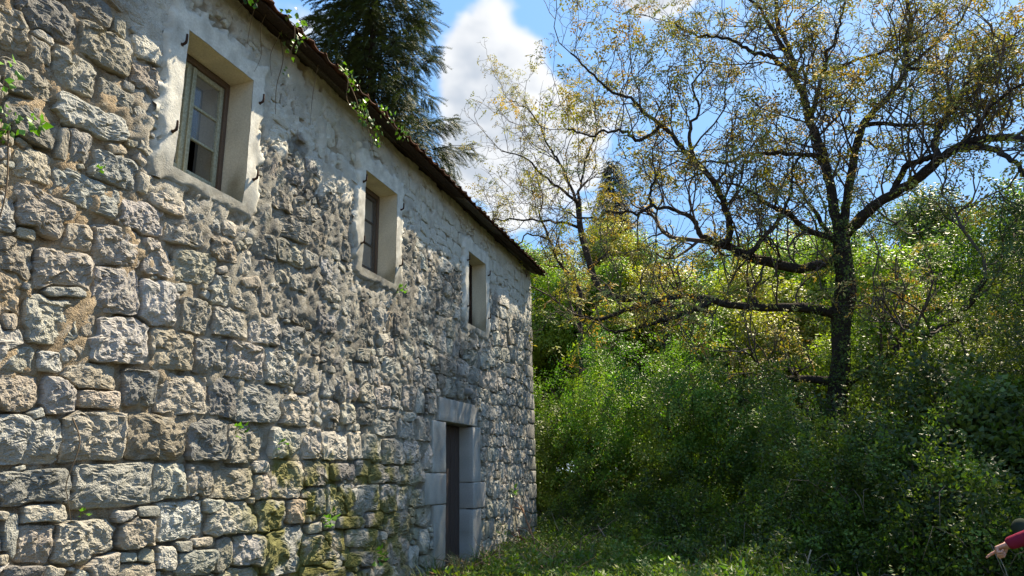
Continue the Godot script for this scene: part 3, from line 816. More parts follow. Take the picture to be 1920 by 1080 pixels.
func make_house() -> void:
	house = thing("stone_house", "old rubble stone house with peeling limewash under the eaves and a red tile roof", "house")
	lay_stones()
	var wall := obj("wall", mortar_mesh(), M.mortar, house)
	# which stones show largest
	var order := []
	for o in stones:
		if o.block: continue
		o.tone = stone_tone(o.z)
		var dx := Vector3(4, 1.6, 0) - Vector3(0, o.y, o.z)
		o.rank = o.a * o.b / dx.length_squared() * (4.0 / dx.length()) * (1.0 if o.z < -2.4 else 0.02)
		order.append(o)
	order.sort_custom(func(p, q): return p.rank > q.rank)
	var rest := SurfaceTool.new()
	var last := 296 - quoins.size()
	for k in order.size():
		var o: Dictionary = order[k]
		var big: bool = k < last
		var mesh := stone_mesh(o, 44 if k < 90 else 34 if k < 180 else 28 if big else 20, 13 if k < 90 else 10 if k < 180 else 8 if big else 5, not big)
		if big:
			obj("stone", mesh, M[["limestone", "limestone_layered", "limestone_chipped", "limestone_chipped"][R.randi() % 4]], wall).position = Vector3(0, o.y, o.z)
		else:
			rest.append_from(mesh, 0, Transform3D(Basis(), Vector3(0, o.y, o.z)))
	obj("small_stones", rest.commit(), M.limestone, wall, "stuff")
	for q in quoins:
		var b := Buf.new()
		var tone := vary(Color(0.36, 0.355, 0.335), 0.12)
		var out := rnd(0.012, 0.03)
		rbox(b, Vector3(-0.35, q[2] + 0.006, CORNER - rnd(0.01, 0.03)), Vector3(out, q[3] - 0.006, q[1]), 0.022, 9, 0.012, tone, func(p): return weather(tone, p.z, p.y, limewash(p.z, p.y)))
		obj("corner_stone", b.mesh(), M.limestone, wall)
	# the thickness of the wall behind its face, left open at the windows and the door
	var inner: Material = M.plaster_inside
	var cuts := [[DOOR[0] + 0.02, DOOR[1] - 0.02, -0.3, DOOR[3] + 0.02]]
	for w in WINDOWS: cuts.append([w[0] + 0.02, w[1] - 0.02, SILL - 0.02, HEAD + 0.02])
	var edges := [WALL_NEAR, CORNER + 0.03]
	for c in cuts: edges.append(c[0]); edges.append(c[1])
	edges.sort()
	for k in edges.size() - 1:
		var za: float = edges[k]
		var zb: float = edges[k + 1]
		var zm := (za + zb) / 2
		var open := []
		for c in cuts:
			if zm < c[0] and zm > c[1]: open.append([c[2], c[3]])
		open.sort()
		var y := -0.3
		for p in open:
			if p[0] > y + 0.01: plain_box(Vector3(-0.55, y, za), Vector3(-0.088, p[0], zb), inner, "inner_wall", house)
			y = p[1]
		plain_box(Vector3(-0.55, y, za), Vector3(-0.088, 5.74, zb), inner, "inner_wall", house)
	plain_box(Vector3(-6.5, -0.3, CORNER + 0.03), Vector3(-6.0, 5.74, WALL_NEAR), M.mortar, "rear_wall", house)
	for z in [CORNER + 0.03, WALL_NEAR - 0.5]:
		var g := Buf.new()
		var prof := [Vector2(-0.56, -0.3), Vector2(-0.56, 5.75), Vector2(-3.2, 6.85), Vector2(-5.99, 5.75), Vector2(-5.99, -0.3)]
		for s in 2:
			for p in prof: g.add(Vector3(p.x, p.y, z + 0.5 * s), Color(0.3, 0.29, 0.26))
		for s in [0, 1]:
			for k in [1, 2, 3]:
				if s == 0: g.tri(0, k, k + 1)
				else: g.tri(5, 5 + k + 1, 5 + k)
		for k in 5:
			var k2 := (k + 1) % 5
			g.quad(k, 5 + k, 5 + k2, k2)
		obj("gable_wall", g.mesh(), M.mortar, house)
	plain_box(Vector3(-5.99, 0.2, CORNER + 0.54), Vector3(-0.56, 0.34, WALL_NEAR - 0.51), M.old_wood, "lower_floor", house)
	plain_box(Vector3(-5.99, 3.05, CORNER + 0.54), Vector3(-0.56, 3.2, WALL_NEAR - 0.51), M.old_wood, "upper_floor", house)
	var names := ["half open near window with peeling pale green casements and a missing lower pane", "middle window with dusty panes in a brown frame", "far narrow looking window with dark casements near the house corner"]
	for k in 3: make_window(WINDOWS[k][0], WINDOWS[k][1], k, names[k])
	make_door()
	make_roof()

func make_window(z0: float, z1: float, which: int, label: String) -> void:
	var w := Node3D.new()
	w.name = "window"
	house.add_child(w, true)
	w.set_meta("label", label)
	# plaster band and reveals in one piece
	var b := Buf.new()
	var zs := []
	var ys := []
	for k in 9: zs.append(z0 + 0.235 * (1.0 - k / 8.0))
	for k in range(1, 22): zs.append(lerpf(z0, z1, k / 21.0))
	for k in range(1, 9): zs.append(z1 - 0.235 * k / 8.0)
	for k in 6: ys.append(SILL - 0.14 + 0.14 * k / 5.0)
	for k in range(1, 31): ys.append(lerpf(SILL, HEAD, k / 30.0))
	for k in range(1, 10): ys.append(HEAD + 0.28 * k / 9.0)
	for j in ys.size():
		for i in zs.size():
			var z: float = zs[i]
			var y: float = ys[j]
			var d := minf(minf(zs[0] - z, z - zs[-1]) / 0.22, minf((y - ys[0]) / 0.14, (ys[-1] - y) / 0.26)) # 0 at the outer border, 1 at the opening
			var n := n_a.get_noise_2d(z * 700, y * 700)
			var ragged := smoothstep(0.02, 0.3, d + n * 0.35 + n_b.get_noise_2d(z * 250, y * 250) * 0.35)
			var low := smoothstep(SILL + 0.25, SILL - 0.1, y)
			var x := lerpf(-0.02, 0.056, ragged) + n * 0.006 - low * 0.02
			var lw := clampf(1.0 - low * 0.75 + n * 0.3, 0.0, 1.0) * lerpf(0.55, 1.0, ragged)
			if which == 1: lw *= smoothstep(3.9, 4.9, y + n * 0.6) * 0.7 + 0.3
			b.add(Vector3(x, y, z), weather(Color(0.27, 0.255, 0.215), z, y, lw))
	var nzs := zs.size()
	for j in ys.size() - 1:
		for i in nzs - 1:
			if zs[i] <= z0 + 0.001 and zs[i + 1] >= z1 - 0.001 and ys[j] >= SILL - 0.001 and ys[j + 1] <= HEAD + 0.001: continue
			var a := j * nzs + i
			b.quad(a, a + nzs, a + nzs + 1, a + 1)
	# reveals: near jamb, far jamb, soffit, sloping sill
	var back := -0.50
	var quads := [
		[Vector3(0, SILL, z0), Vector3(0, HEAD, z0), Vector3(back, HEAD, z0), Vector3(back, SILL, z0)],
		[Vector3(0, HEAD, z1), Vector3(0, SILL, z1), Vector3(back, SILL, z1), Vector3(back, HEAD, z1)],
		[Vector3(0, HEAD, z0), Vector3(0, HEAD, z1), Vector3(back, HEAD, z1), Vector3(back, HEAD, z0)],
		[Vector3(0, SILL, z1), Vector3(0, SILL, z0), Vector3(-0.2, SILL + 0.10, z0), Vector3(-0.2, SILL + 0.10, z1)],
	]
	for q in quads.size():
		var first := b.v.size()
		for i in 13:
			for j in 13:
				var p: Vector3 = quads[q][0].lerp(quads[q][1], i / 12.0).lerp(quads[q][3].lerp(quads[q][2], i / 12.0), j / 12.0)
				if j == 0: p.x = 0.052 + n_a.get_noise_2d(p.z * 700, p.y * 700) * 0.006 - smoothstep(SILL + 0.25, SILL - 0.1, p.y) * 0.02
				else: p += Vector3(0, n_a.get_noise_3d(p.x * 300, p.y * 300, p.z * 300) * 0.006, 0) if q > 1 else Vector3(0, 0, n_a.get_noise_3d(p.x * 300, p.y * 300, p.z * 300) * 0.006)
				var n := n_b.get_noise_3d(p.x * 400, p.y * 200, p.z * 400)
				var c := Color(0.72, 0.67, 0.53) * (1.0 + n * 0.25)
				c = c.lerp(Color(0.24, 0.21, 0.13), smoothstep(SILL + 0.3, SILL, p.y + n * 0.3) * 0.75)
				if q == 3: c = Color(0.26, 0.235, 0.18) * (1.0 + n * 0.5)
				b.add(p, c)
		for i in 12:
			for j in 12:
				var a := first + i * 13 + j
				b.quad(a, a + 1, a + 14, a + 13)
	obj("plaster_surround", b.mesh(), M.limewash, w)
	# wooden frame, two casements of three panes
	var fx := -0.225
	var paint: Material = [M.brown_paint, M.brown_paint, M.old_wood][which]
	var sash_m: Material = [M.green_paint, M.grey_wood, M.old_wood][which]
	var y0 := SILL + 0.095
	var f := Buf.new()
	var t := 0.048
	rbox(f, Vector3(fx - 0.05, y0, z0 - t), Vector3(fx + 0.03, HEAD - 0.003, z0 - 0.004), 0.005, 3)
	rbox(f, Vector3(fx - 0.05, y0, z1 + 0.004), Vector3(fx + 0.03, HEAD - 0.003, z1 + t), 0.005, 3)
	rbox(f, Vector3(fx - 0.05, HEAD - t - 0.012, z1 + t + 0.001), Vector3(fx + 0.032, HEAD - 0.003, z0 - t - 0.001), 0.005, 3)
	rbox(f, Vector3(fx - 0.05, y0, z1 + t + 0.001), Vector3(fx + 0.034, y0 + 0.035, z0 - t - 0.001), 0.005, 3)
	obj("frame", f.mesh(), paint, w)
	var mid := (z0 + z1) / 2 + 0.03
	var ylo := y0 + 0.037
	var yhi := HEAD - t - 0.014
	for s in 2:
		var a: float = [z0 - t - 0.002, mid + 0.028][s]
		var c: float = [mid + 0.030, z1 + t + 0.002][s]
		var sb := Buf.new()
		var st := 0.046
		var xo := fx - 0.028 + (0.004 if s == 0 else 0.0)
		if s == 1: a = mid + 0.027
		rbox(sb, Vector3(xo, ylo, a - st), Vector3(xo + 0.036, yhi, a), 0.004, 3)
		rbox(sb, Vector3(xo, ylo, c), Vector3(xo + 0.036, yhi, c + st), 0.004, 3)
		rbox(sb, Vector3(xo + 0.001, yhi - st, c + st + 0.001), Vector3(xo + 0.035, yhi - 0.001, a - st - 0.001), 0.004, 3)
		rbox(sb, Vector3(xo + 0.001, ylo + 0.001, c + st + 0.001), Vector3(xo + 0.035, ylo + st * 1.2, a - st - 0.001), 0.004, 3)
		var third := (yhi - ylo - st * 2.2) / 3.0
		for k in [1, 2]:
			var yy: float = ylo + st * 1.2 + third * k
			rbox(sb, Vector3(xo + 0.006, yy - 0.011, c + st + 0.001), Vector3(xo + 0.030, yy + 0.011, a - st - 0.001), 0.003, 3)
		obj("casement", sb.mesh(), sash_m, w)
		for k in 3:
			if which == 0 and s == 1 and k == 0: continue # the glass of this one is gone
			var lo := ylo + st * 1.2 + third * k + (0.011 if k > 0 else 0.0)
			var hi := ylo + st * 1.2 + third * (k + 1) - (0.011 if k < 2 else 0.0)
			var pb := Buf.new()
			var tw := rnd(-0.004, 0.004)
			pb.add(Vector3(xo + 0.017, lo, a - st)); pb.add(Vector3(xo + 0.017 + tw, hi, a - st)); pb.add(Vector3(xo + 0.017, hi, c + st)); pb.add(Vector3(xo + 0.017 - tw, lo, c + st))
			pb.quad(0, 1, 2, 3)
			obj("pane", pb.mesh(), M.glass, w)
	# a meeting strip over the two casements
	var ms := Buf.new()
	rbox(ms, Vector3(fx + 0.0125, ylo + 0.01, mid - 0.022), Vector3(fx + 0.026, yhi - 0.01, mid + 0.022), 0.004, 3)
	obj("meeting_strip", ms.mesh(), sash_m, w)
	for s in 2:
		for y in [4.20, 4.955]:
			var hb := Buf.new()
			var hz: float = z0 + 0.06 if s == 0 else z1 - 0.10
			tube(hb, PackedVector3Array([Vector3(0.02, y, hz), Vector3(0.075, y + 0.004, hz), Vector3(0.094, y + 0.012, hz), Vector3(0.098, y + 0.035, hz), Vector3(0.098, y + 0.085, hz)]), PackedFloat32Array([0.011, 0.011, 0.012, 0.010, 0.009]), 7)
			rbox(hb, Vector3(0.04, y - 0.011, hz - 0.013), Vector3(0.064, y + 0.013, hz + 0.013), 0.004, 2)
			obj("hook", hb.mesh(), M.iron, w)

func make_door() -> void:
	var d := Node3D.new()
	d.name = "door"
	house.add_child(d, true)
	d.set_meta("label", "dark plank door set deep in a frame of dressed grey stone blocks")
	for q in DOOR_BLOCKS:
		var b := Buf.new()
		var tone := vary(Color(0.56, 0.545, 0.50), 0.06)
		var deep := -0.40
		rbox(b, Vector3(deep, q[2], q[1]), Vector3(0.030 + rnd(-0.006, 0.010), q[3], q[0]), 0.013, 24, 0.010, tone, func(p):
			var n := n_a.get_noise_2d(p.z * 500, p.y * 120 + 20)
			return weather(tone * (1.0 + n * 0.4), p.z, p.y, 0.0).lerp(tone * (1.0 + n * 0.3), 0.35))
		obj("lintel" if q[2] > 2.3 else "jamb_block", b.mesh(), M.dressed_stone, d)
	var w := (DOOR[0] - DOOR[1]) / 6.0
	for k in 6:
		var b := Buf.new()
		var za: float = DOOR[0] - k * w - 0.004
		rbox(b, Vector3(-0.235, 0.385, za - w + 0.007), Vector3(-0.19 + rnd(-0.004, 0.004), 2.36, za), 0.006, 4, 0.001)
		obj("plank", b.mesh(), M.door_wood, d)
	var t := Buf.new()
	rbox(t, Vector3(-0.6, 0.18, DOOR[1] + 0.002), Vector3(0.16, 0.372, DOOR[0] - 0.002), 0.02, 10, 0.008, Color(0.33, 0.33, 0.31))
	obj("threshold", t.mesh(), M.dressed_stone, d)
	# a stub of stone that sticks out above the lintel
	var s := Buf.new()
	tube(s, PackedVector3Array([Vector3(-0.05, 2.86, -10.13), Vector3(0.06, 2.855, -10.13), Vector3(0.13, 2.845, -10.12), Vector3(0.16, 2.84, -10.12)]), PackedFloat32Array([0.07, 0.068, 0.06, 0.035]), 10, Color(0.3, 0.3, 0.28), 0.2)
	obj("stone_stub", s.mesh(), M.dressed_stone, d)

func make_roof() -> void:
	var r := Node3D.new()
	r.name = "roof"
	house.add_child(r, true)
	var slope := 0.37
	var near := WALL_NEAR + 0.15
	var far := CORNER - 0.16
	var ridge := Vector2(-3.2, 5.74 + 3.56 * slope)
	# boards below the tiles, running along the eave, in two strips
	for strip in 2:
		var z := near
		while z > far + 0.05:
			var len := minf(rnd(1.5, 2.6), z - far)
			if z - len - far < 0.5: len = z - far
			var b := Buf.new()
			rbox(b, Vector3(0.0, 0.0, -len + 0.006), Vector3(0.17, 0.022, 0.0), 0.004, 6, 0.004)
			var o := obj("eave_board", b.mesh(), M.grey_wood if (strip == 0 and z - len < -12.4) or rnd(0, 1) < 0.12 else M.old_wood, r)
			o.position = Vector3(-0.03 + strip * 0.172, 5.815 - 0.065 * strip + rnd(-0.006, 0.004) + n_b.get_noise_2d(z * 22, 5) * 0.02, z)
			o.rotation.z = -atan(slope)
			z -= len
	# rafters reach out under the boards
	# clay tiles: two courses along the eave, one by one
	var protos := []
	for k in 5:
		var tb := Buf.new()
		var tone := vary(Color(0.20, 0.085, 0.055), 0.22)
		var nu := 10
		var nv := 3
		for top in 2:
			for i in nu + 1:
				for j in nv + 1:
					var u := i / float(nu)
					var v := j / float(nv)
					var h := 0.010 * cos(u * TAU) + (0.016 if u < 0.12 else 0.0) + 0.006 * n_a.get_noise_2d(u * 90 + k * 40, v * 90)
					var c := tone * (1.0 + 0.5 * n_a.get_noise_2d(u * 200 + k * 77, v * 200))
					c = c.lerp(Color(0.055, 0.05, 0.042), clampf(0.35 + n_b.get_noise_2d(u * 120 + k * 33, v * 150), 0, 1) * 0.8)
					tb.add(Vector3(-v * 0.40, h + 0.017 * top, -u * 0.232), c)
		var n := (nu + 1) * (nv + 1)
		for i in nu:
			for j in nv:
				var a := i * (nv + 1) + j
				tb.quad(n + a, n + a + 1, n + a + nv + 2, n + a + nv + 1)
				tb.quad(a, a + nv + 1, a + nv + 2, a + 1)
		for i in nu:
			var a := i * (nv + 1)
			tb.quad(a, n + a, n + a + nv + 1, a + nv + 1)
		protos.append(tb.mesh())
	for course in 2:
		var z := near
		while z > far + 0.05:
			var o := obj("tile", protos[R.randi() % 5], M.clay, r)
			o.position = Vector3(0.345 - course * 0.34 + rnd(-0.012, 0.012), 5.715 + course * 0.34 * slope + course * 0.02 + rnd(-0.005, 0.010) + n_b.get_noise_2d(z * 22, 5) * 0.02, z)
			o.rotation = Vector3(rnd(-0.025, 0.025), rnd(-0.03, 0.03), -atan(slope) + rnd(-0.02, 0.02))
			z -= 0.215
	# the rest of both slopes
	for s in 2:
		var b := Buf.new()
		var x0 := -0.30 if s == 0 else -6.75
		var yb := 5.715 + 0.645 * slope if s == 0 else ridge.y - (3.55) * slope
		var zc := near
		var cols := 0
		while zc > far:
			for e in [[x0, yb], [ridge.x, ridge.y]]:
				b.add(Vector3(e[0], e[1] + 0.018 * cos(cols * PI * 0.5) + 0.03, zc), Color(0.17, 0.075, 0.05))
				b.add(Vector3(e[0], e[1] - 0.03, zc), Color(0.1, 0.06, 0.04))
			zc -= 0.054
			cols += 1
		for k in cols - 1:
			var a := k * 4
			if s == 0:
				b.quad(a, a + 2, a + 6, a + 4); b.quad(a + 1, a + 5, a + 7, a + 3)
			else:
				b.quad(a, a + 4, a + 6, a + 2); b.quad(a + 1, a + 3, a + 7, a + 5)
		obj("tile_field", b.mesh(), M.clay, r, "stuff")

# ---------------------------------------------------------------- plants
func leaf(b: Buf, at: Vector3, dir: Vector3, side: Vector3, len: float, wid: float, col: Color, curl := 0.25) -> void:
	var up := dir.cross(side).normalized()
	var p0 := b.add(at, col)
	var p1 := b.add(at + dir * len * 0.42 + side * wid * 0.5 + up * wid * curl, col)
	var p2 := b.add(at + dir * len * 0.42 - side * wid * 0.5 + up * wid * curl, col)
	var p3 := b.add(at + dir * len - up * len * curl * 0.45, col)
	b.tri(p0, p1, p3)
	b.tri(p0, p3, p2)

func spray(leaves: int, reach: float, len: float, wid: float, lift := 0.3) -> ArrayMesh:
	# a small clump of leaves about a short shoot that grows along +y
	var b := Buf.new()
	for k in leaves:
		var f := (k + 0.5) / leaves
		var a := k * 2.4 + rnd(-0.4, 0.4)
		var out := Vector3(cos(a), rnd(-0.2, 0.5) + lift, sin(a)).normalized()
		var at := Vector3(0, f * reach * 0.9, 0) + out * rnd(0.15, 0.6) * reach * (1.1 - f * 0.6)
		var dir := (out + rdir() * 0.45 + Vector3(0, -0.25, 0)).normalized()
		var side := dir.cross(Vector3.UP + rdir() * 0.7).normalized()
		var s := rnd(0.7, 1.2)
		var g := rnd(0.72, 1.3)
		leaf(b, at, dir, side, len * s, wid * s, Color(g, g, g * rnd(0.85, 1.1)), rnd(0.1, 0.35))
	return b.mesh()

func pinnate(leaflets: int, len: float, size: float) -> ArrayMesh:
	# young walnut leaves: a few hanging pinnate leaves from one tip
	var b := Buf.new()
	for q in 3:
		var a := q * 2.1 + rnd(-0.4, 0.4)
		var d := Vector3(cos(a), rnd(-0.3, 0.5), sin(a)).normalized()
		var side := d.cross(Vector3.UP).normalized()
		for k in leaflets:
			var f := (k + 1.0) / leaflets
			var p := d * len * f + Vector3(0, -0.35 * len * f * f, 0)
			var sd := 1.0 if k % 2 == 0 else -1.0
			var dir := (side * sd * (0.2 if k == leaflets - 1 else 1.0) + d * 0.7 + Vector3(0, -0.5, 0) + rdir() * 0.3).normalized()
			var g := rnd(0.75, 1.25)
			leaf(b, p, dir, dir.cross(Vector3.UP + rdir() * 0.5).normalized(), size * rnd(0.7, 1.2), size * 0.42, Color(g, g, g), 0.3)
	return b.mesh()

func needles(n: int, len: float, needle: float) -> ArrayMesh:
	# a drooping spruce shoot
	var b := Buf.new()
	for k in n:
		var f := (k + 0.5) / n
		var a := k * 2.4
		var at := Vector3(f * len, -f * f * len * 0.35, 0)
		var d := Vector3(0.75, sin(a) * 0.55 - 0.15, cos(a) * 0.8).normalized()
		var g := rnd(0.7, 1.3)
		leaf(b, at, d, d.cross(Vector3(0, 1, 0.2)).normalized(), needle * rnd(0.8, 1.2), needle * 0.34, Color(g, g, g), 0.1)
	return b.mesh()

func frame(dir: Vector3, scale: float, at: Vector3) -> Transform3D:
	# +y along dir with a random turn
	var y := dir.normalized()
	var x := y.cross(rdir()).normalized()
	var z := x.cross(y)
	return Transform3D(Basis(x * scale, y * scale, z * scale), at)

var sprays := {}
var cover := []

func make_sprays() -> void:
	sprays.small = [spray(15, 0.20, 0.058, 0.036), spray(15, 0.22, 0.064, 0.032), spray(15, 0.18, 0.052, 0.038)]
	sprays.medium = [spray(11, 0.24, 0.092, 0.055), spray(12, 0.22, 0.085, 0.06)]
	sprays.fine = [spray(20, 0.20, 0.040, 0.022), spray(20, 0.18, 0.044, 0.026)]
	sprays.big = [spray(20, 0.42, 0.125, 0.08), spray(20, 0.45, 0.13, 0.07)]
	sprays.weed = [spray(14, 0.15, 0.055, 0.032, 0.6), spray(14, 0.12, 0.045, 0.036, 0.3), spray(11, 0.20, 0.08, 0.022, 0.9)]
	sprays.walnut = [pinnate(5, 0.17, 0.095), pinnate(4, 0.14, 0.085), pinnate(5, 0.19, 0.09)]
	sprays.needle = [needles(46, 0.50, 0.085), needles(46, 0.56, 0.08)]
	sprays.vine = [spray(5, 0.11, 0.062, 0.05, 0.0), spray(4, 0.10, 0.056, 0.048, 0.0)]

func bush(called: String, label: String, category: String, at: Vector3, size: Vector3, count: int, cols: Array, kind := "small", lobes := 7, material := "leaf", group := "", stems := 7) -> Node3D:
	var t := thing(called, label, category, at, group)
	var centres := []
	for k in lobes:
		var d := rdir()
		d.y = absf(d.y) * 1.5 - 0.85
		var c := Vector3(d.x * size.x, d.y * size.y, d.z * size.z) * rnd(0.45, 0.8) + Vector3(0, size.y, 0)
		centres.append([c, rnd(0.42, 0.68), cols[R.randi() % cols.size()]])
	var wood := Buf.new()
	for k in stems:
		var c: Array = centres[k % lobes]
		var foot := Vector3(rnd(-0.25, 0.25) * size.x, -0.1, rnd(-0.25, 0.25) * size.z)
		var end: Vector3 = c[0] + rdir() * 0.25 * size.y
		var mid := foot.lerp(end, 0.5) + rdir() * 0.15 * size.y
		var path := smooth_path(PackedVector3Array([foot, mid, end]), 4)
		var rr := PackedFloat32Array()
		for j in path.size(): rr.append(lerpf(0.022, 0.006, j / float(path.size() - 1)) * (0.6 + size.y * 0.35))
		tube(wood, path, rr, 5, Color(0.085, 0.07, 0.05))
	for k in stems * 3:
		# thin shoots that stand clear of the leaves
		var c: Array = centres[R.randi() % lobes]
		var s: Vector3 = c[0] + rdir() * size * c[1] * 0.5
		var d := (rdir() + Vector3(0, 0.7, 0)).normalized()
		var l := rnd(0.5, 1.2) * minf(size.y, 1.6)
		tube(wood, PackedVector3Array([s, s + d * l * 0.4, s + d * l * 0.75 + rdir() * 0.06, s + d * l + rdir() * 0.15 * l]), PackedFloat32Array([0.008, 0.006, 0.005, 0.003]), 4, Color(0.16, 0.13, 0.10))
	obj("stems", wood.mesh(), M.bark, t, "stuff")
	var kinds: Array = sprays[kind]
	var where := []
	var tint := []
	for m in kinds:
		where.append([])
		tint.append([])
	for k in count:
		var c: Array = centres[R.randi() % lobes]
		var d := rdir()
		d.y = d.y * 0.9 + 0.12
		var r: float = pow(rnd(0.05, 1.0), 0.42) * c[1]
		# an uneven outline: the noise of a direction pushes it in or out
		r *= 1.0 + 0.55 * n_a.get_noise_3d(d.x * 110 + at.x * 30, d.y * 110 + c[0].y * 30, d.z * 110)
		var p: Vector3 = c[0] + Vector3(d.x * size.x, d.y * size.y, d.z * size.z) * r
		if p.y < -0.05: p.y = rnd(0.0, 0.4)
		# shoots stand in clumps with gaps between
		var w := p + at
		var clump := n_a.get_noise_3d(w.x * 95, w.y * 95, w.z * 95) + 0.5 * n_b.get_noise_3d(w.x * 40, w.y * 40, w.z * 40)
		if clump < -0.02 + rnd(-0.1, 0.1): continue
		var i := R.randi() % kinds.size()
		where[i].append(frame(d + Vector3(0, 0.55, 0) + rdir() * 0.6, rnd(0.75, 1.3), p))
		tint[i].append(vary(c[2], 0.35))
	for i in kinds.size(): scatter("foliage", kinds[i], M[material], where[i], tint[i], t)
	return t

func walnut_twigs(twigs: Buf, tips: Array, at: Vector3, dir: Vector3, len: float, rad: float, level: int, droop := 0.0) -> void:
	var n := 5 if level < 2 else 4
	var pts := PackedVector3Array([at])
	var rr := PackedFloat32Array([rad])
	var d := dir
	for k in n:
		d = (d + rdir() * 0.55 + Vector3(0, 0.16 - droop, 0)).normalized()
		pts.append(pts[k] + d * len / n)
		rr.append(lerpf(rad, rad * 0.45, (k + 1.0) / n))
	tube(twigs, pts, rr, 4 if level == 0 else 3, Color(0.10, 0.08, 0.066))
	tips.append([pts[n], d, level])
	if level >= 3: return
	var kids: int = [4, 3, 1][level]
	for k in kids:
		var f := (k + rnd(0.3, 1.0)) / kids
		var s := f * (n - 0.01)
		var i := int(s)
		var p := pts[i].lerp(pts[i + 1], s - i)
		var base := (pts[i + 1] - pts[i]).normalized()
		var side := base.cross(rdir()).normalized()
		walnut_twigs(twigs, tips, p, (base * rnd(0.35, 0.8) + side * rnd(0.6, 1.0)).normalized(), len * rnd(0.42, 0.68) * (1.1 - f * 0.35), maxf(rad * 0.6, 0.0055), level + 1, droop)

func limb_tree(called: String, label: String, limbs: Dictionary, leaf_share: float, leaf_cols: Array, every: float, twig_len: float, leaf_scale := 1.0, ivy := 0) -> void:
	var first: Array = limbs.trunk
	var t := thing(called, label, "tree", Vector3(first[2], first[3], first[4]))
	var org := t.position
	var twigs := Buf.new()
	var tips := []
	for key in limbs:
		var l: Array = limbs[key]
		var pts := PackedVector3Array()
		for k in (l.size() - 2) / 3:
			pts.append(Vector3(l[2 + k * 3], l[3 + k * 3], l[4 + k * 3]) - org)
		if key == "trunk": pts.insert(0, pts[0] - Vector3(0.05, 1.6, 0))
		for k in range(1, pts.size() - 1): pts[k] += rdir() * l[0] * 0.35
		var path := smooth_path(pts, 5)
		if key != "trunk":
			for j in range(1, path.size()): path[j] += rdir() * clampf(0.0022 / l[0], 0.012, 0.045)
		var rr := PackedFloat32Array()
		for j in path.size(): rr.append(lerpf(l[0], l[1], pow(j / float(path.size() - 1), 0.8)))
		if key == "trunk":
			for j in 5: rr[j] *= 1.6 - j * 0.12
		var b := Buf.new()
		var tone := Color(0.085, 0.074, 0.062)
		tube(b, path, rr, 14 if l[0] > 0.12 else 9, tone, 0.35)
		obj("trunk" if key == "trunk" else "limb", b.mesh(), M.bark, t)
		if key == "trunk": continue
		var length := 0.0
		for j in path.size() - 1: length += path[j].distance_to(path[j + 1])
		var n := int(length / every) + 2
		for k in n:
			var s := clampf((k + rnd(0.2, 1.0)) / n, 0.0, 0.999)
			if s < 0.1: continue
			var fi := s * (path.size() - 1)
			var i := int(fi)
			var p := path[i].lerp(path[i + 1], fi - i)
			var base := (path[i + 1] - path[i]).normalized()
			var side := (base.cross(rdir()).normalized() + Vector3(0, 0.35, 0)).normalized()
			walnut_twigs(twigs, tips, p, (base * rnd(0.2, 0.8) + side).normalized(), twig_len * rnd(0.55, 1.15) * (1.1 - 0.35 * s), clampf(rr[i] * 0.42, 0.010, 0.030), 0)
		walnut_twigs(twigs, tips, path[-1], (path[-1] - path[-2]).normalized(), twig_len * 0.9, maxf(l[1] * 0.8, 0.010), 0)
	obj("twigs", twigs.mesh(), M.twig, t, "stuff")
	var kinds: Array = sprays.walnut
	var where := [[], [], []]
	var tint := [[], [], []]
	for p in tips:
		var clump := n_b.get_noise_3d(p[0].x * 45, p[0].y * 45, p[0].z * 45)
		if rnd(0, 1) > leaf_share * (1.0 + clump * 1.3): continue
		var i := R.randi() % 3
		var c: Color = leaf_cols[R.randi() % leaf_cols.size()]
		where[i].append(frame((p[1] as Vector3) + Vector3(0, 0.3, 0), rnd(0.6, 1.15) * leaf_scale, p[0]))
		tint[i].append(vary(c, 0.25))
	for i in 3: scatter("leaves", kinds[i], M.yellow_leaf, where[i], tint[i], t)
	if ivy > 0:
		# climbing growth round the upper trunk and the fork
		var iw := []
		var it := []
		for k in ivy:
			var y := rnd(2.6, 7.6)
			var a := rnd(0, TAU)
			var r := rnd(0.15, 0.55 + 0.35 * smoothstep(3.5, 5.5, y))
			iw.append(frame(Vector3(cos(a), 0.3, sin(a)) + rdir() * 0.5, rnd(0.7, 1.2), Vector3(first[2 + 3 * 4] - org.x + (y - 4.0) * 0.06 + cos(a) * r, y - org.y, first[4 + 3 * 4] - org.z + sin(a) * r)))
			it.append(vary(Color(0.12, 0.17, 0.03), 0.35))
		scatter("ivy", sprays.small[0], M.leaf, iw, it, t)

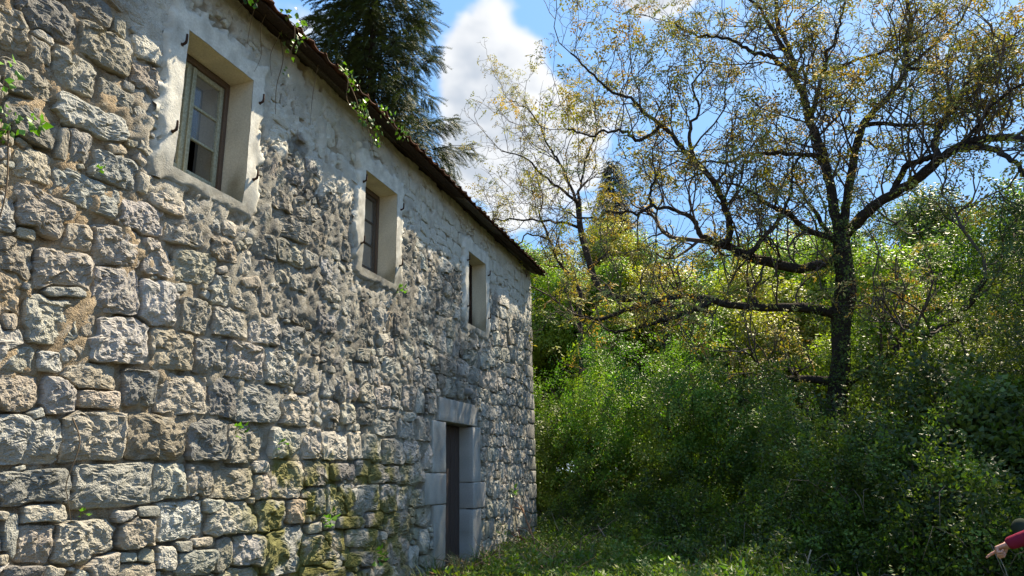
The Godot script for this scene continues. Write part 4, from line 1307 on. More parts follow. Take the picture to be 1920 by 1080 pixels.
func spruce(label: String, at: Vector3, height: float, spread: float, count: int, cols: Array, bare := 2.0) -> void:
	var t := thing("spruce_tree", label, "tree", at)
	var trunk := Buf.new()
	var tp := PackedVector3Array()
	var tr := PackedFloat32Array()
	for k in 13:
		tp.append(Vector3(rnd(-0.06, 0.06), height * k / 12.0 - 0.3, rnd(-0.06, 0.06)))
		tr.append(lerpf(height * 0.014, 0.03, k / 12.0))
	tube(trunk, tp, tr, 10, Color(0.10, 0.075, 0.055), 0.2)
	obj("trunk", trunk.mesh(), M.bark, t)
	var wood := Buf.new()
	var kinds: Array = sprays.needle
	var where := [[], []]
	var tint := [[], []]
	var whorls := int(height / 0.42)
	var per := count / (whorls * 6)
	for w in whorls:
		var y := bare + (height - bare) * pow((w + 0.5) / whorls, 1.05)
		var rest := 1.0 - (y - bare) / (height - bare)
		for q in 6:
			var a := w * 1.7 + q * TAU / 6 + rnd(-0.3, 0.3)
			var len := spread * (pow(rest, 0.8) * rnd(0.72, 1.12)) + 0.25
			if n_b.get_noise_3d(cos(a) * 60, y * 24, sin(a) * 60) > 0.28: len *= 0.6
			var dir := Vector3(cos(a), 0, sin(a))
			var pts := PackedVector3Array()
			var rr := PackedFloat32Array()
			for k in 6:
				var f := k / 5.0
				pts.append(Vector3(0, y, 0) + dir * len * f + Vector3(0, len * (0.10 * f - 0.42 * f * f + 0.26 * f * f * f * f), 0) + rdir() * 0.05 * len * f)
				rr.append(lerpf(0.05, 0.012, f) * (0.5 + rest * 0.6))
			tube(wood, pts, rr, 4, Color(0.07, 0.055, 0.045))
			var n := int(per * clampf(len / spread * 2.0, 0.25, 1.6))
			for k in n:
				var f := pow(rnd(0.06, 1.0), 0.6)
				var fi := f * 4.99
				var i := int(fi)
				var p := pts[i].lerp(pts[i + 1], fi - i)
				var sd := -1.0 if k % 2 == 0 else 1.0
				var across := Vector3(-dir.z, 0, dir.x) * sd
				var out := (dir * rnd(0.5, 1.2) + across * rnd(0.1, 1.1) + Vector3(0, rnd(-0.75, 0.1), 0)).normalized()
				p += across * rnd(0.0, 0.28) * (1.0 - f * 0.6) * len * 0.6 + Vector3(0, rnd(-0.35, 0.02), 0)
				var y2 := (Vector3.UP - out * out.y).normalized()
				var s := rnd(0.7, 1.25)
				var c := vary(cols[R.randi() % cols.size()], 0.25)
				if f > 0.85 and rnd(0, 1) < 0.4: c = c.lerp(Color(0.075, 0.11, 0.025), 0.6)
				var z2 := R.randi() % 2
				where[z2].append(Transform3D(Basis(out * s, y2 * s, out.cross(y2) * s), p))
				tint[z2].append(c)
	obj("branches", wood.mesh(), M.bark, t, "stuff")
	for i in 2: scatter("needles", kinds[i], M.needle, where[i], tint[i], t)

func woods_tree(called: String, label: String, at: Vector3, height: float, width: float, count: int, cols: Array, group := "") -> void:
	var t := thing(called, label, "tree", at, group)
	var wood := Buf.new()
	var lobes := []
	var lean := Vector3(rnd(-0.6, 0.6), height * 0.55, rnd(-0.6, 0.6))
	tube(wood, smooth_path(PackedVector3Array([Vector3(0, -0.4, 0), lean * 0.5 + rdir() * 0.2, lean, Vector3(lean.x * 1.3, height * 0.86, lean.z * 1.3)]), 3), PackedFloat32Array([0.17, 0.15, 0.14, 0.13, 0.12, 0.11, 0.10, 0.08, 0.06, 0.03]), 7, Color(0.09, 0.08, 0.06), 0.2)
	for k in 14:
		var y := rnd(0.28, 1.0)
		var a := rnd(0, TAU)
		var r := width * (1.0 - absf(y - 0.55) * 1.25) * rnd(0.35, 1.0)
		var c := Vector3(cos(a) * r, height * y * 0.95, sin(a) * r)
		lobes.append([c, rnd(0.45, 0.8) * width * 0.55, cols[R.randi() % cols.size()]])
		var f := rnd(0.3, 0.75) * y
		var s := lean * minf(1.0, f * 1.6)
		tube(wood, smooth_path(PackedVector3Array([s, s.lerp(c, 0.55) + Vector3(0, 0.3, 0), c]), 3), PackedFloat32Array([0.06, 0.05, 0.045, 0.035, 0.025, 0.018, 0.012]), 5, Color(0.08, 0.07, 0.055))
	obj("trunk", wood.mesh(), M.bark, t)
	var kinds: Array = sprays.big
	var where := [[], []]
	var tint := [[], []]
	for k in count:
		var l: Array = lobes[R.randi() % lobes.size()]
		var d := rdir()
		var p: Vector3 = l[0] + d * l[1] * pow(rnd(0.03, 1), 0.45) * (1.0 + 0.5 * n_a.get_noise_3d(d.x * 100 + l[0].x * 40, d.y * 100, d.z * 100))
		var i := R.randi() % 2
		where[i].append(frame(d + Vector3(0, 0.5, 0), rnd(0.6, 1.2), p))
		tint[i].append(vary(l[2], 0.25))
	for i in 2: scatter("crown", kinds[i], M.leaf, where[i], tint[i], t)

func creeper(label: String, root: Vector3, strands: Array, leafiness: float, col: Color, rad := 0.006, leaf_size := 1.0) -> void:
	var t := thing("climbing_vine", label, "vine", root)
	var b := Buf.new()
	var where := [[], []]
	var tint := [[], []]
	for s in strands:
		var pts := PackedVector3Array()
		for k in s.size():
			pts.append(s[k] + (rdir() * 0.03 if k else Vector3.ZERO))
		var path := smooth_path(pts, 5)
		var rr := PackedFloat32Array()
		for j in path.size(): rr.append(lerpf(rad, rad * 0.4, j / float(path.size() - 1)))
		tube(b, path, rr, 4, Color(0.16, 0.12, 0.08))
		for j in path.size() - 1:
			if rnd(0, 1) < leafiness:
				var i := R.randi() % 2
				where[i].append(frame(Vector3(0.6, rnd(-0.6, 0.5), rnd(-0.6, 0.6)), rnd(0.6, 1.1) * leaf_size, path[j] + Vector3(rnd(0, 0.05), rnd(-0.04, 0.04), rnd(-0.04, 0.04))))
				tint[i].append(vary(col, 0.25))
	obj("stem", b.mesh(), M.twig, t)
	for i in 2:
		if where[i].size(): scatter("leaves", sprays.vine[i], M.vine_leaf, where[i], tint[i], t)

func sprout(label: String, at: Vector3, size: float, n: int) -> void:
	var t := thing("wall_plant", label, "plant", at, "")
	var b := Buf.new()
	var st := Buf.new()
	for k in n:
		var d := Vector3(rnd(0.4, 1.0), rnd(-0.3, 0.9), rnd(-0.8, 0.8)).normalized()
		var p := d * size * rnd(0.4, 1.0)
		tube(st, PackedVector3Array([Vector3.ZERO, p * 0.5 + Vector3(0, 0.01, 0), p]), PackedFloat32Array([0.002, 0.0017, 0.0013]), 3, Color(0.12, 0.16, 0.04))
		var g := rnd(0.8, 1.2)
		leaf(b, p, (d + rdir() * 0.5).normalized(), d.cross(Vector3.UP + rdir() * 0.4).normalized(), size * rnd(0.4, 0.65), size * rnd(0.32, 0.5), Color(0.13 * g, 0.26 * g, 0.035 * g))
	obj("stem", st.mesh(), M.twig, t)
	obj("leaves", b.mesh(), M.vine_leaf, t)

func stick(label: String, pts: Array, r0: float, r1: float, col: Color, called := "dead_branch", category := "branch", twigs := 4) -> void:
	var t := thing(called, label, category, pts[0])
	var p := PackedVector3Array()
	for q in pts: p.append(q - pts[0])
	var path := smooth_path(p, 4)
	var rr := PackedFloat32Array()
	for j in path.size(): rr.append(lerpf(r0, r1, j / float(path.size() - 1)))
	var b := Buf.new()
	tube(b, path, rr, 6, col, 0.2)
	for k in twigs:
		var i := R.randi_range(1, path.size() - 2)
		var d := ((path[i + 1] - path[i]).normalized() + rdir() * 0.9).normalized()
		tube(b, PackedVector3Array([path[i], path[i] + d * 0.12, path[i] + (d + rdir() * 0.3) * 0.25]), PackedFloat32Array([r1 * 0.8, r1 * 0.6, r1 * 0.35]), 4, col)
	obj("stem", b.mesh(), M.twig, t)

const GREENS := [Color(0.15, 0.235, 0.028), Color(0.18, 0.27, 0.03), Color(0.12, 0.20, 0.028), Color(0.22, 0.29, 0.035)]
const DARK_GREENS := [Color(0.075, 0.11, 0.022), Color(0.09, 0.13, 0.024), Color(0.10, 0.135, 0.036), Color(0.15, 0.19, 0.028)]
const LIMES := [Color(0.27, 0.38, 0.03), Color(0.31, 0.38, 0.035), Color(0.22, 0.34, 0.03), Color(0.40, 0.39, 0.04)]
const GOLDS := [Color(0.435, 0.377, 0.051), Color(0.348, 0.362, 0.051), Color(0.493, 0.348, 0.058)]

func make_plants() -> void:
	make_sprays()
	spruce("tall dark spruce rising behind the tiled roof", Vector3(-9.9, 0.8, -24.6), 29.0, 6.4, 29000, [Color(0.068, 0.084, 0.018), Color(0.080, 0.096, 0.020), Color(0.052, 0.068, 0.018)])
	spruce("far dark conifer standing beyond the walnut branches", Vector3(-2.7, 1.2, -44.5), 21.0, 3.8, 12000, [Color(0.034, 0.060, 0.034), Color(0.044, 0.068, 0.034)])
	limb_tree("walnut_tree", "big old spreading walnut with dark limbs and sparse bronze young leaves", WALNUT_LIMBS, 0.36, [Color(0.368, 0.352, 0.072), Color(0.304, 0.320, 0.064), Color(0.400, 0.320, 0.080), Color(0.240, 0.288, 0.048), Color(0.352, 0.248, 0.072)], 0.34, 2.1, 1.15, 560)
	limb_tree("walnut_tree", "slimmer walnut with thin branches between the house corner and the big walnut", SMALL_WALNUT_LIMBS, 0.36, [Color(0.368, 0.368, 0.072), Color(0.320, 0.336, 0.056), Color(0.384, 0.320, 0.072)], 0.36, 1.9, 0.95)
	# sunlit woods behind
	var woods := [
		[-4.6, -27.0, 10.0, 2.6, 0, "pale green tree with its top just above the far end of the roof"],
		[-1.6, -26.5, 8.8, 2.8, 1, "lime green tree behind the house corner, left of the slim walnut"],
		[1.0, -28.0, 9.0, 3.0, 2, "golden green tree behind the slim walnut's trunk"],
		[3.4, -27.0, 8.2, 2.8, 2, "golden leaved tree right of the slim walnut, under the far conifer"],
		[5.6, -30.0, 9.2, 3.2, 1, "bright lime tree seen below the walnut's lower left limb"],
		[-0.6, -33.0, 11.5, 3.6, 1, "tall lime tree in the second rank behind the house corner"],
		[3.0, -35.0, 11.5, 3.8, 0, "tall green tree in the second rank below the far conifer"],
		[8.2, -27.0, 8.4, 3.0, 1, "lime tree behind the big walnut's trunk"],
		[11.0, -25.0, 8.2, 3.2, 3, "green tree right of the big walnut's trunk"],
		[13.5, -23.0, 8.6, 3.4, 3, "green tree farthest right behind the tall shrubs"],
		[7.5, -36.0, 11.0, 4.0, 1, "tall lime tree far behind the walnut trunk"],
		[13.0, -33.0, 10.5, 4.2, 3, "tall green tree far behind the shrubs at the right"],
		[1.0, -22.6, 6.4, 2.3, 1, "young lime tree close behind the slim walnut's trunk"],
		[3.5, -23.0, 6.0, 2.3, 1, "young lime tree under the long lower limb of the big walnut"],
		[5.1, -24.2, 6.6, 2.4, 2, "young golden green tree just left of the big walnut's trunk"],
		[8.0, -22.4, 6.4, 2.4, 0, "young green tree just right of the big walnut's trunk"],
		[-5.5, -36.0, 11.5, 3.6, 0, "green tree far behind the house"],
	]
	for w in woods:
		woods_tree("woodland_tree", w[5], Vector3(w[0], ground_height(w[0], w[1]), w[1]), w[2], w[3], 3600, [LIMES + GREENS.slice(1, 2), LIMES, GOLDS + LIMES.slice(0, 2), GREENS + DARK_GREENS][w[4]], "sunlit trees behind the thicket")
	far_woods()
	# the thicket
	var b := [
		[-0.2, -16.6, 1.3, 2.0, 3, "green bush close against the far corner of the house"],
		[0.9, -18.2, 1.6, 2.6, 3, "tall bright bush behind the bush at the house corner"],
		[1.6, -15.9, 1.4, 2.1, 3, "bright green bush, second from the house corner"],
		[2.6, -17.6, 1.6, 2.4, 3, "tall mid green bush behind the second bush from the corner"],
		[3.1, -15.0, 1.4, 1.9, 3, "broad green bush in the middle of the thicket front"],
		[4.2, -16.3, 1.5, 2.1, 1, "grey green bush below the walnut's lower left limb"],
		[4.5, -14.0, 1.2, 1.5, 0, "low bush before the walnut, left of its trunk"],
		[5.6, -14.9, 1.4, 1.55, 2, "pale leaved bush hiding the foot of the walnut trunk"],
		[5.9, -12.8, 1.2, 1.1, 1, "low dark bush in front of the walnut trunk"],
		[8.0, -16.2, 1.6, 2.5, 1, "tall dark shrub right of the walnut trunk"],
		[7.2, -13.6, 1.4, 1.9, 1, "dark bush right of the walnut, in the second rank"],
		[9.2, -15.0, 1.8, 3.3, 1, "tall bright topped shrub towards the right edge"],
		[8.9, -12.4, 1.6, 2.7, 1, "dark shrub near the right edge, behind the pointing hand"],
		[10.6, -12.8, 1.8, 3.5, 1, "tallest shrub at the right edge"],
		[7.0, -11.0, 1.1, 1.2, 1, "low dark bush left of the pointing hand"],
		[8.2, -9.8, 1.2, 1.4, 1, "bush straight behind the person in green"],
		[9.8, -10.0, 1.5, 2.0, 1, "bush behind the person in maroon"],
		[4.9, -12.0, 0.7, 0.65, 0, "small low bush at the edge of the grass"],
		[6.3, -9.6, 0.75, 0.6, 1, "small bush nearest to the pointing hand"],
		[7.6, -7.9, 0.8, 0.7, 1, "low bush behind the green shirt shoulder"],
		[-1.8, -17.8, 1.5, 2.2, 0, "bush behind the house past its far corner"],
	]
	for q in b:
		var y := ground_height(q[0], q[1])
		var cols: Array = [GREENS, DARK_GREENS, DARK_GREENS + [Color(0.10, 0.15, 0.05)], [GREENS[1], GREENS[3], Color(0.16, 0.31, 0.03), Color(0.13, 0.26, 0.03)]][q[4]]
		var vol: float = q[2] * q[2] * q[3]
		bush("bush", q[5], "bush", Vector3(q[0], y, q[1]), Vector3(q[2], q[3], q[2]), int(900 + 900 * sqrt(vol)), cols, ["small", "fine", "medium", "small"][q[4] if q[4] != 1 or vol > 4.0 else 2], 9, "leaf", "bushes of the thicket", 9)
	make_weeds()
	# plants on the wall
	var g := Color(0.13, 0.22, 0.03)
	creeper("leafy vine hanging from the eave above the near window's right corner", Vector3.ZERO, [[Vector3(0.25, 5.78, -4.85), Vector3(0.35, 5.75, -4.93), Vector3(0.37, 5.68, -5.05), Vector3(0.33, 5.6, -5.16)], [Vector3(0.35, 5.74, -4.96), Vector3(0.32, 5.6, -5.0), Vector3(0.28, 5.48, -5.03)], [Vector3(0.1, 5.72, -5.1), Vector3(0.12, 5.5, -5.12), Vector3(0.08, 5.2, -5.1), Vector3(0.06, 4.95, -5.12)]], 0.3, g)
	creeper("long leafy vine trailing from the eave above the middle window's left side", Vector3.ZERO, [[Vector3(0.33, 5.76, -5.8), Vector3(0.37, 5.67, -5.88), Vector3(0.33, 5.53, -6.01), Vector3(0.28, 5.50, -6.3), Vector3(0.22, 5.48, -6.66), Vector3(0.15, 5.48, -6.94)], [Vector3(0.36, 5.7, -5.9), Vector3(0.34, 5.58, -6.1), Vector3(0.3, 5.46, -6.28), Vector3(0.24, 5.42, -6.55)], [Vector3(0.34, 5.74, -6.6), Vector3(0.34, 5.68, -6.8), Vector3(0.35, 5.69, -7.1), Vector3(0.32, 5.66, -7.3)], [Vector3(0.28, 5.7, -6.3), Vector3(0.26, 5.5, -6.5), Vector3(0.2, 5.3, -6.7)]], 0.45, g)
	creeper("thin bare vine stems dangling under the eave over the near window", Vector3.ZERO, [[Vector3(0.2, 5.75, -4.75), Vector3(0.12, 5.62, -4.8), Vector3(0.09, 5.4, -4.82), Vector3(0.075, 5.2, -4.83)], [Vector3(0.2, 5.75, -5.0), Vector3(0.1, 5.5, -5.02), Vector3(0.08, 5.3, -5.0)], [Vector3(0.2, 5.75, -4.6), Vector3(0.11, 5.6, -4.62), Vector3(0.08, 5.45, -4.7)], [Vector3(0.2, 5.72, -5.6), Vector3(0.11, 5.4, -5.62), Vector3(0.08, 5.1, -5.66)]], 0.0, g, 0.004)
	creeper("dark leafed vine tip at the eave directly over the near window", Vector3.ZERO, [[Vector3(0.22, 5.72, -4.42), Vector3(0.26, 5.6, -4.4), Vector3(0.2, 5.55, -4.38)]], 0.6, Color(0.05, 0.11, 0.02), 0.004)
	creeper("bright leafed creeper growing from the wall at the left edge", Vector3.ZERO, [[Vector3(0.03, 3.60, -2.70), Vector3(0.08, 3.68, -2.72), Vector3(0.12, 3.69, -2.75), Vector3(0.12, 3.66, -2.79)], [Vector3(0.03, 3.6, -2.68), Vector3(0.08, 3.76, -2.68), Vector3(0.08, 3.92, -2.66)]], 0.35, Color(0.15, 0.30, 0.03), 0.004, 0.9)
	creeper("dry brown stem hanging down the wall along the left edge", Vector3.ZERO, [[Vector3(0.06, 3.62, -2.74), Vector3(0.085, 3.2, -2.76), Vector3(0.09, 2.9, -2.74), Vector3(0.085, 2.5, -2.72), Vector3(0.09, 2.2, -2.70)]], 0.0, g, 0.006)
	creeper("short dry stem hanging over the big stones at the lower left", Vector3.ZERO, [[Vector3(0.07, 2.0, -3.42), Vector3(0.1, 1.85, -3.44), Vector3(0.1, 1.65, -3.40), Vector3(0.09, 1.5, -3.46), Vector3(0.08, 1.42, -3.5)]], 0.0, g, 0.005)
	var sp := [
		[-4.98, 1.98, 0.10, 9, "small fresh green plant in the joint below the near window, left of its twin"],
		[-5.55, 1.90, 0.09, 8, "small fresh green plant in the joint right of its twin under the near window"],
		[-6.32, 1.22, 0.15, 12, "leafy green plant low on the mossy part of the wall"],
		[-7.35, 0.78, 0.15, 12, "whitish green plant lowest on the wall, left of the door"],
		[-7.80, 3.87, 0.11, 12, "tuft of green under the right sill corner of the middle window"],
		[-3.60, 1.42, 0.06, 5, "tiny green plant between the big stones at the lower left"],
		[-3.36, 3.62, 0.07, 6, "tiny green plant on the wall left of the near window"],
		[-12.2, 1.35, 0.16, 14, "pale green plant on the wall right of the door"],
	]
	for s in sp: sprout(s[4], Vector3(0.03, s[1], s[0]), s[2], s[3])

func far_woods() -> void:
	# the mass of trees beyond those that can be told apart
	var where := []
	var tint := []
	for k in 26000:
		var a := rnd(-1.15, 1.25)
		var r := rnd(44, 70)
		var x := 4.0 + sin(a) * r
		var z := -cos(a) * r
		var top := 5.5 + n_b.get_noise_2d(x * 14, z * 14) * 4.0
		var y := ground_height(x, z) + top * pow(rnd(0, 1), 0.6)
		where.append(frame(rdir() + Vector3(0, 0.6, 0), rnd(2.0, 3.6), Vector3(x, y, z)))
		tint.append(vary(LIMES[R.randi() % 3].lerp(GREENS[R.randi() % 4], clampf(0.5 + n_a.get_noise_2d(x * 20, z * 20), 0, 1)), 0.2))
	var o := scatter("far_woods", sprays.big[0], M.leaf, where, tint)
	tag(o, "mass of green woods closing the view far behind the trees", "woods")

func make_weeds() -> void:
	var where := [[], [], []]
	var tint := [[], [], []]
	for k in 15000:
		var x := rnd(-0.1, 9.0)
		var z := rnd(-18.0, -4.5)
		if x < 0.05 and z > CORNER: continue
		var lush := n_b.get_noise_2d(x * 55, z * 55)
		if lush < -0.25 and rnd(0, 1) < 0.6: continue
		var i := 0 if rnd(0, 1) < 0.45 else 1 if rnd(0, 1) < 0.82 else 2
		var near_wall := smoothstep(0.8, 0.0, x) * smoothstep(CORNER - 1, CORNER, z)
		var up := rnd(-0.06, 0.05) + rnd(0.0, 0.55) * maxf(0.0, lush + n_a.get_noise_2d(x * 160, z * 160) * 0.6)
		where[i].append(frame(Vector3(rnd(-0.5, 0.5), 1.0, rnd(-0.5, 0.5)), rnd(0.6, 1.4), Vector3(x, ground_height(x, z) + up, z)))
		if x < 1.3 and z > -11.6: where[i][-1].origin.y -= 0.10 * smoothstep(1.3, 0.8, x)
		var c: Color = [Color(0.14, 0.24, 0.03), Color(0.18, 0.26, 0.03), Color(0.11, 0.20, 0.03), Color(0.21, 0.25, 0.04)][R.randi() % 4]
		tint[i].append(vary(c.lerp(Color(0.17, 0.15, 0.06), near_wall * rnd(0, 0.6)), 0.25))
	for i in 3: tag(scatter("weeds", sprays.weed[i], M.leaf, where[i], tint[i]), ["low leafy weeds covering the ground before the thicket", "round leafed ground weeds before the thicket", "narrow leafed weeds standing among the grass"][i], "weeds")
	# grass
	var b := Buf.new()
	for k in 14:
		var a := rnd(0, TAU)
		var d := Vector3(cos(a) * 0.35, 1, sin(a) * 0.35).normalized()
		var side := Vector3(-sin(a), 0, cos(a))
		var h := rnd(0.14, 0.34)
		var o := Vector3(rnd(-0.06, 0.06), 0, rnd(-0.06, 0.06))
		var g := rnd(0.75, 1.25)
		var c := Color(g, g, g)
		var p0 := b.add(o - side * 0.004, c)
		var p1 := b.add(o + side * 0.004, c)
		var m := o + d * h * 0.6
		var p2 := b.add(m + side * 0.003, c)
		var p3 := b.add(m - side * 0.003, c)
		var p4 := b.add(m + (d + Vector3(cos(a), -0.5, sin(a)) * 0.8).normalized() * h * 0.5, c)
		b.quad(p0, p1, p2, p3)
		b.tri(p3, p2, p4)
	var gm := b.mesh()
	var gw := []
	var gt := []
	for k in 1800:
		var x := rnd(0.1, 8.0)
		var z := rnd(-17.0, -3.0)
		gw.append(frame(Vector3(rnd(-0.25, 0.25), 1, rnd(-0.25, 0.25)), rnd(0.6, 1.3), Vector3(x, ground_height(x, z), z)))
		gt.append(vary(Color(0.11, 0.19, 0.025) if rnd(0, 1) < 0.8 else Color(0.32, 0.26, 0.13), 0.25))
	tag(scatter("grass", gm, M.blade, gw, gt), "thin grass growing among the weeds", "grass")
	# a ragged skirt of brambles and shoots along the foot of the thicket
	var line := [Vector2(-0.2, -14.7), Vector2(1.2, -12.9), Vector2(2.6, -11.5), Vector2(3.7, -9.9), Vector2(4.7, -8.5), Vector2(5.9, -7.3), Vector2(7.4, -5.6)]
	var uw := [[], [], []]
	var ut := [[], [], []]
	var bare := Buf.new()
	for k in 17000:
		var s := rnd(0, 5.999)
		var i := int(s)
		var p: Vector2 = line[i].lerp(line[i + 1], s - i)
		var d := pow(rnd(0, 1), 0.7) * 2.6 - 0.35
		p += Vector2(0.62, -0.78) * d
		var n := n_b.get_noise_2d(p.x * 70, p.y * 70)
		var top := maxf(0.05, (0.28 + 0.62 * maxf(d, 0.0)) * (0.75 + n * 1.6))
		var y := ground_height(p.x, p.y) + top * rnd(0.0, 1.0)
		var j := R.randi() % 3
		if n > -0.22:
			uw[j].append(frame(rdir() + Vector3(0, 0.7, 0), rnd(0.6, 1.15), Vector3(p.x, y, p.y)))
			ut[j].append(vary((GREENS + DARK_GREENS)[R.randi() % 8], 0.3))
		if k % 14 == 0:
			var q := Vector3(p.x, y * 0.6, p.y)
			var dir := (rdir() + Vector3(-0.2, 0.8, 0.2)).normalized()
			var l := rnd(0.3, 1.1)
			tube(bare, PackedVector3Array([q, q + dir * l * 0.4, q + (dir + Vector3(0, -0.25, 0)) * l * 0.75, q + (dir + Vector3(0, -0.7, 0)) * l]), PackedFloat32Array([0.006, 0.005, 0.004, 0.002]), 4, vary(Color(0.20, 0.16, 0.11), 0.3))
	for i in 3: tag(scatter("undergrowth", sprays.small[i], M.leaf, uw[i], ut[i]), ["tangled green undergrowth along the foot of the thicket", "narrow leafed shoots in the undergrowth along the thicket", "small leafed brambles along the foot of the thicket"][i], "undergrowth")
	tag(obj("bramble_stems", bare.mesh(), M.twig, self, "stuff"), "thin bare bramble stems poking out of the undergrowth", "brambles")
	# dry stalks and twigs lying by the wall
	var straw := Buf.new()
	for k in 260:
		var x := rnd(0.15, 2.2) if k < 190 else rnd(2.0, 6.0)
		var z := rnd(-13.6, -8.6) if k < 190 else rnd(-14.0, -10.0)
		var y := ground_height(x, z) + rnd(0.0, 0.16)
		var d := Vector3(rnd(-1, 1), rnd(-0.15, 0.5), rnd(-1, 1)).normalized()
		var l := rnd(0.2, 0.75)
		var p := Vector3(x, y, z)
		var r := rnd(0.003, 0.008)
		tube(straw, PackedVector3Array([p, p + d * l * 0.5 + rdir() * 0.03, p + d * l + rdir() * 0.08]), PackedFloat32Array([r, r * 0.8, r * 0.4]), 4, vary(Color(0.34, 0.23, 0.13) if k % 3 else Color(0.20, 0.16, 0.12), 0.25))
	tag(obj("dry_stalks", straw.mesh(), M.twig, self, "stuff"), "tangle of dry brown stalks on the ground beside the door", "stalks")
	var lb := Buf.new()
	leaf(lb, Vector3.ZERO, Vector3(1, 0.1, 0).normalized(), Vector3(0, 0, 1), 0.07, 0.045, Color.WHITE, 0.5)
	var lm := lb.mesh()
	var lwh := []
	var lti := []
	for k in 2600:
		var x := pow(rnd(0, 1), 1.6) * 5.5 + 0.1
		var z := rnd(-14.5, -5.0)
		lwh.append(Transform3D(Basis(Vector3.UP, rnd(0, TAU)) * Basis(Vector3(1, 0, 0), rnd(-0.7, 0.7)) * Basis.from_scale(Vector3.ONE * rnd(0.6, 1.3)), Vector3(x, ground_height(x, z) + rnd(0.01, 0.12), z)))
		lti.append(vary([Color(0.25, 0.16, 0.08), Color(0.32, 0.22, 0.11), Color(0.18, 0.12, 0.07)][R.randi() % 3], 0.3))
	tag(scatter("leaf_litter", lm, M.twig, lwh, lti), "dead brown leaves fallen among the weeds", "leaves")
	var br := Color(0.24, 0.145, 0.085)
	stick("long brown pole leaning against the wall near the house corner", [Vector3(0.69, 0.30, -11.75), Vector3(0.42, 0.70, -12.15), Vector3(0.12, 1.10, -12.62)], 0.020, 0.014, br)
	stick("short orange brown stick standing in the weeds beside the door's right jamb", [Vector3(0.64, 0.34, -9.44), Vector3(0.5, 0.48, -9.7), Vector3(0.30, 0.68, -10.1)], 0.011, 0.006, Color(0.36, 0.22, 0.13))
	stick("curved pale twig arching over the weeds in front of the thicket", [Vector3(3.3, 0.55, -13.0), Vector3(3.7, 0.75, -12.8), Vector3(4.2, 0.66, -12.5), Vector3(4.6, 0.42, -12.3)], 0.010, 0.006, Color(0.22, 0.19, 0.15))
	stick("thin grey branch leaning out of the thicket above the grass", [Vector3(4.0, 0.35, -12.6), Vector3(4.1, 0.8, -13.1), Vector3(4.2, 1.2, -13.6)], 0.012, 0.007, Color(0.20, 0.17, 0.14))
	stick("pale stripped stick rising from the grass at the lower right", [Vector3(4.53, 0.25, -9.0), Vector3(4.50, 0.5, -9.05), Vector3(4.58, 0.75, -9.0)], 0.015, 0.008, Color(0.42, 0.36, 0.28), "dead_branch", "branch", 0)
	stick("small twig slanting in the grass below the thicket", [Vector3(1.9, 0.40, -11.9), Vector3(1.7, 0.58, -12.2), Vector3(1.5, 0.78, -12.5)], 0.010, 0.006, Color(0.32, 0.26, 0.19))
	stick("rust red split piece of wood lying against the foot of the wall", [Vector3(0.36, 0.42, -12.22), Vector3(0.30, 0.50, -12.2), Vector3(0.22, 0.62, -12.18)], 0.030, 0.014, Color(0.25, 0.085, 0.05), "split_wood", "wood")

# ---------------------------------------------------------------- people
func nets(b: Buf, bones: Array, cell: float, k: float, col: Color) -> void:
	# joins tapered capsules [from, to, radius, radius] smoothly and meshes the surface
	var lo := Vector3.ONE * 1e9
	var hi := -lo
	for q in bones:
		var r := maxf(q[2], q[3]) + k + cell * 3
		lo = lo.min((q[0] as Vector3).min(q[1]) - Vector3.ONE * r)
		hi = hi.max((q[0] as Vector3).max(q[1]) + Vector3.ONE * r)
	var n := Vector3i(((hi - lo) / cell).ceil()) + Vector3i.ONE
	var f := PackedFloat32Array()
	f.resize(n.x * n.y * n.z)
	f.fill(1.0)
	for q in bones:
		var a: Vector3 = q[0]
		var d: Vector3 = q[1] - a
		var dd := maxf(d.length_squared(), 1e-9)
		var r := maxf(q[2], q[3]) + k + cell * 2
		var i0 := Vector3i(((a.min(q[1]) - Vector3.ONE * r - lo) / cell).floor()).max(Vector3i.ZERO)
		var i1 := Vector3i(((a.max(q[1]) + Vector3.ONE * r - lo) / cell).ceil()).min(n - Vector3i.ONE)
		for x in range(i0.x, i1.x + 1):
			for y in range(i0.y, i1.y + 1):
				for z in range(i0.z, i1.z + 1):
					var p := lo + Vector3(x, y, z) * cell
					var t := clampf((p - a).dot(d) / dd, 0.0, 1.0)
					var s := (p - a - d * t).length() - lerpf(q[2], q[3], t)
					var at := (x * n.y + y) * n.z + z
					var o := f[at]
					var h := maxf(k - absf(o - s), 0.0) / k
					f[at] = minf(o, s) - h * h * k * 0.25
	var index := {}
	var step := [n.y * n.z, n.z, 1]
	for x in n.x - 1:
		for y in n.y - 1:
			for z in n.z - 1:
				var at := (x * n.y + y) * n.z + z
				if f[at] > cell * 2.5 or f[at] < -cell * 2.5: continue
				var sum := Vector3.ZERO
				var cnt := 0
				for e in 12:
					var ax: int = e / 4
					var u := (ax + 1) % 3
					var w := (ax + 2) % 3
					var base: int = at + (step[u] if e & 1 else 0) + (step[w] if e & 2 else 0)
					var va := f[base]
					var vb := f[base + step[ax]]
					if (va < 0.0) != (vb < 0.0):
						var p := Vector3(x, y, z)
						if e & 1: p[u] += 1
						if e & 2: p[w] += 1
						p[ax] += va / (va - vb)
						sum += p
						cnt += 1
				if cnt: index[at] = b.add(lo + sum / cnt * cell, col)
	for at in index:
		for ax in 3:
			var u: int = step[(ax + 1) % 3]
			var w: int = step[(ax + 2) % 3]
			var o: int = at + step[ax]
			if o >= f.size() or (f[at] < 0.0) == (f[o] < 0.0): continue
			if not (index.has(at - u) and index.has(at - w) and index.has(at - u - w)): continue
			if f[at] < 0.0: b.quad(index[at], index[at - w], index[at - u - w], index[at - u])
			else: b.quad(index[at], index[at - u], index[at - u - w], index[at - w])

func bone(a: Vector3, b: Vector3, ra: float, rb: float) -> Array:
	return [a, b, ra, rb]

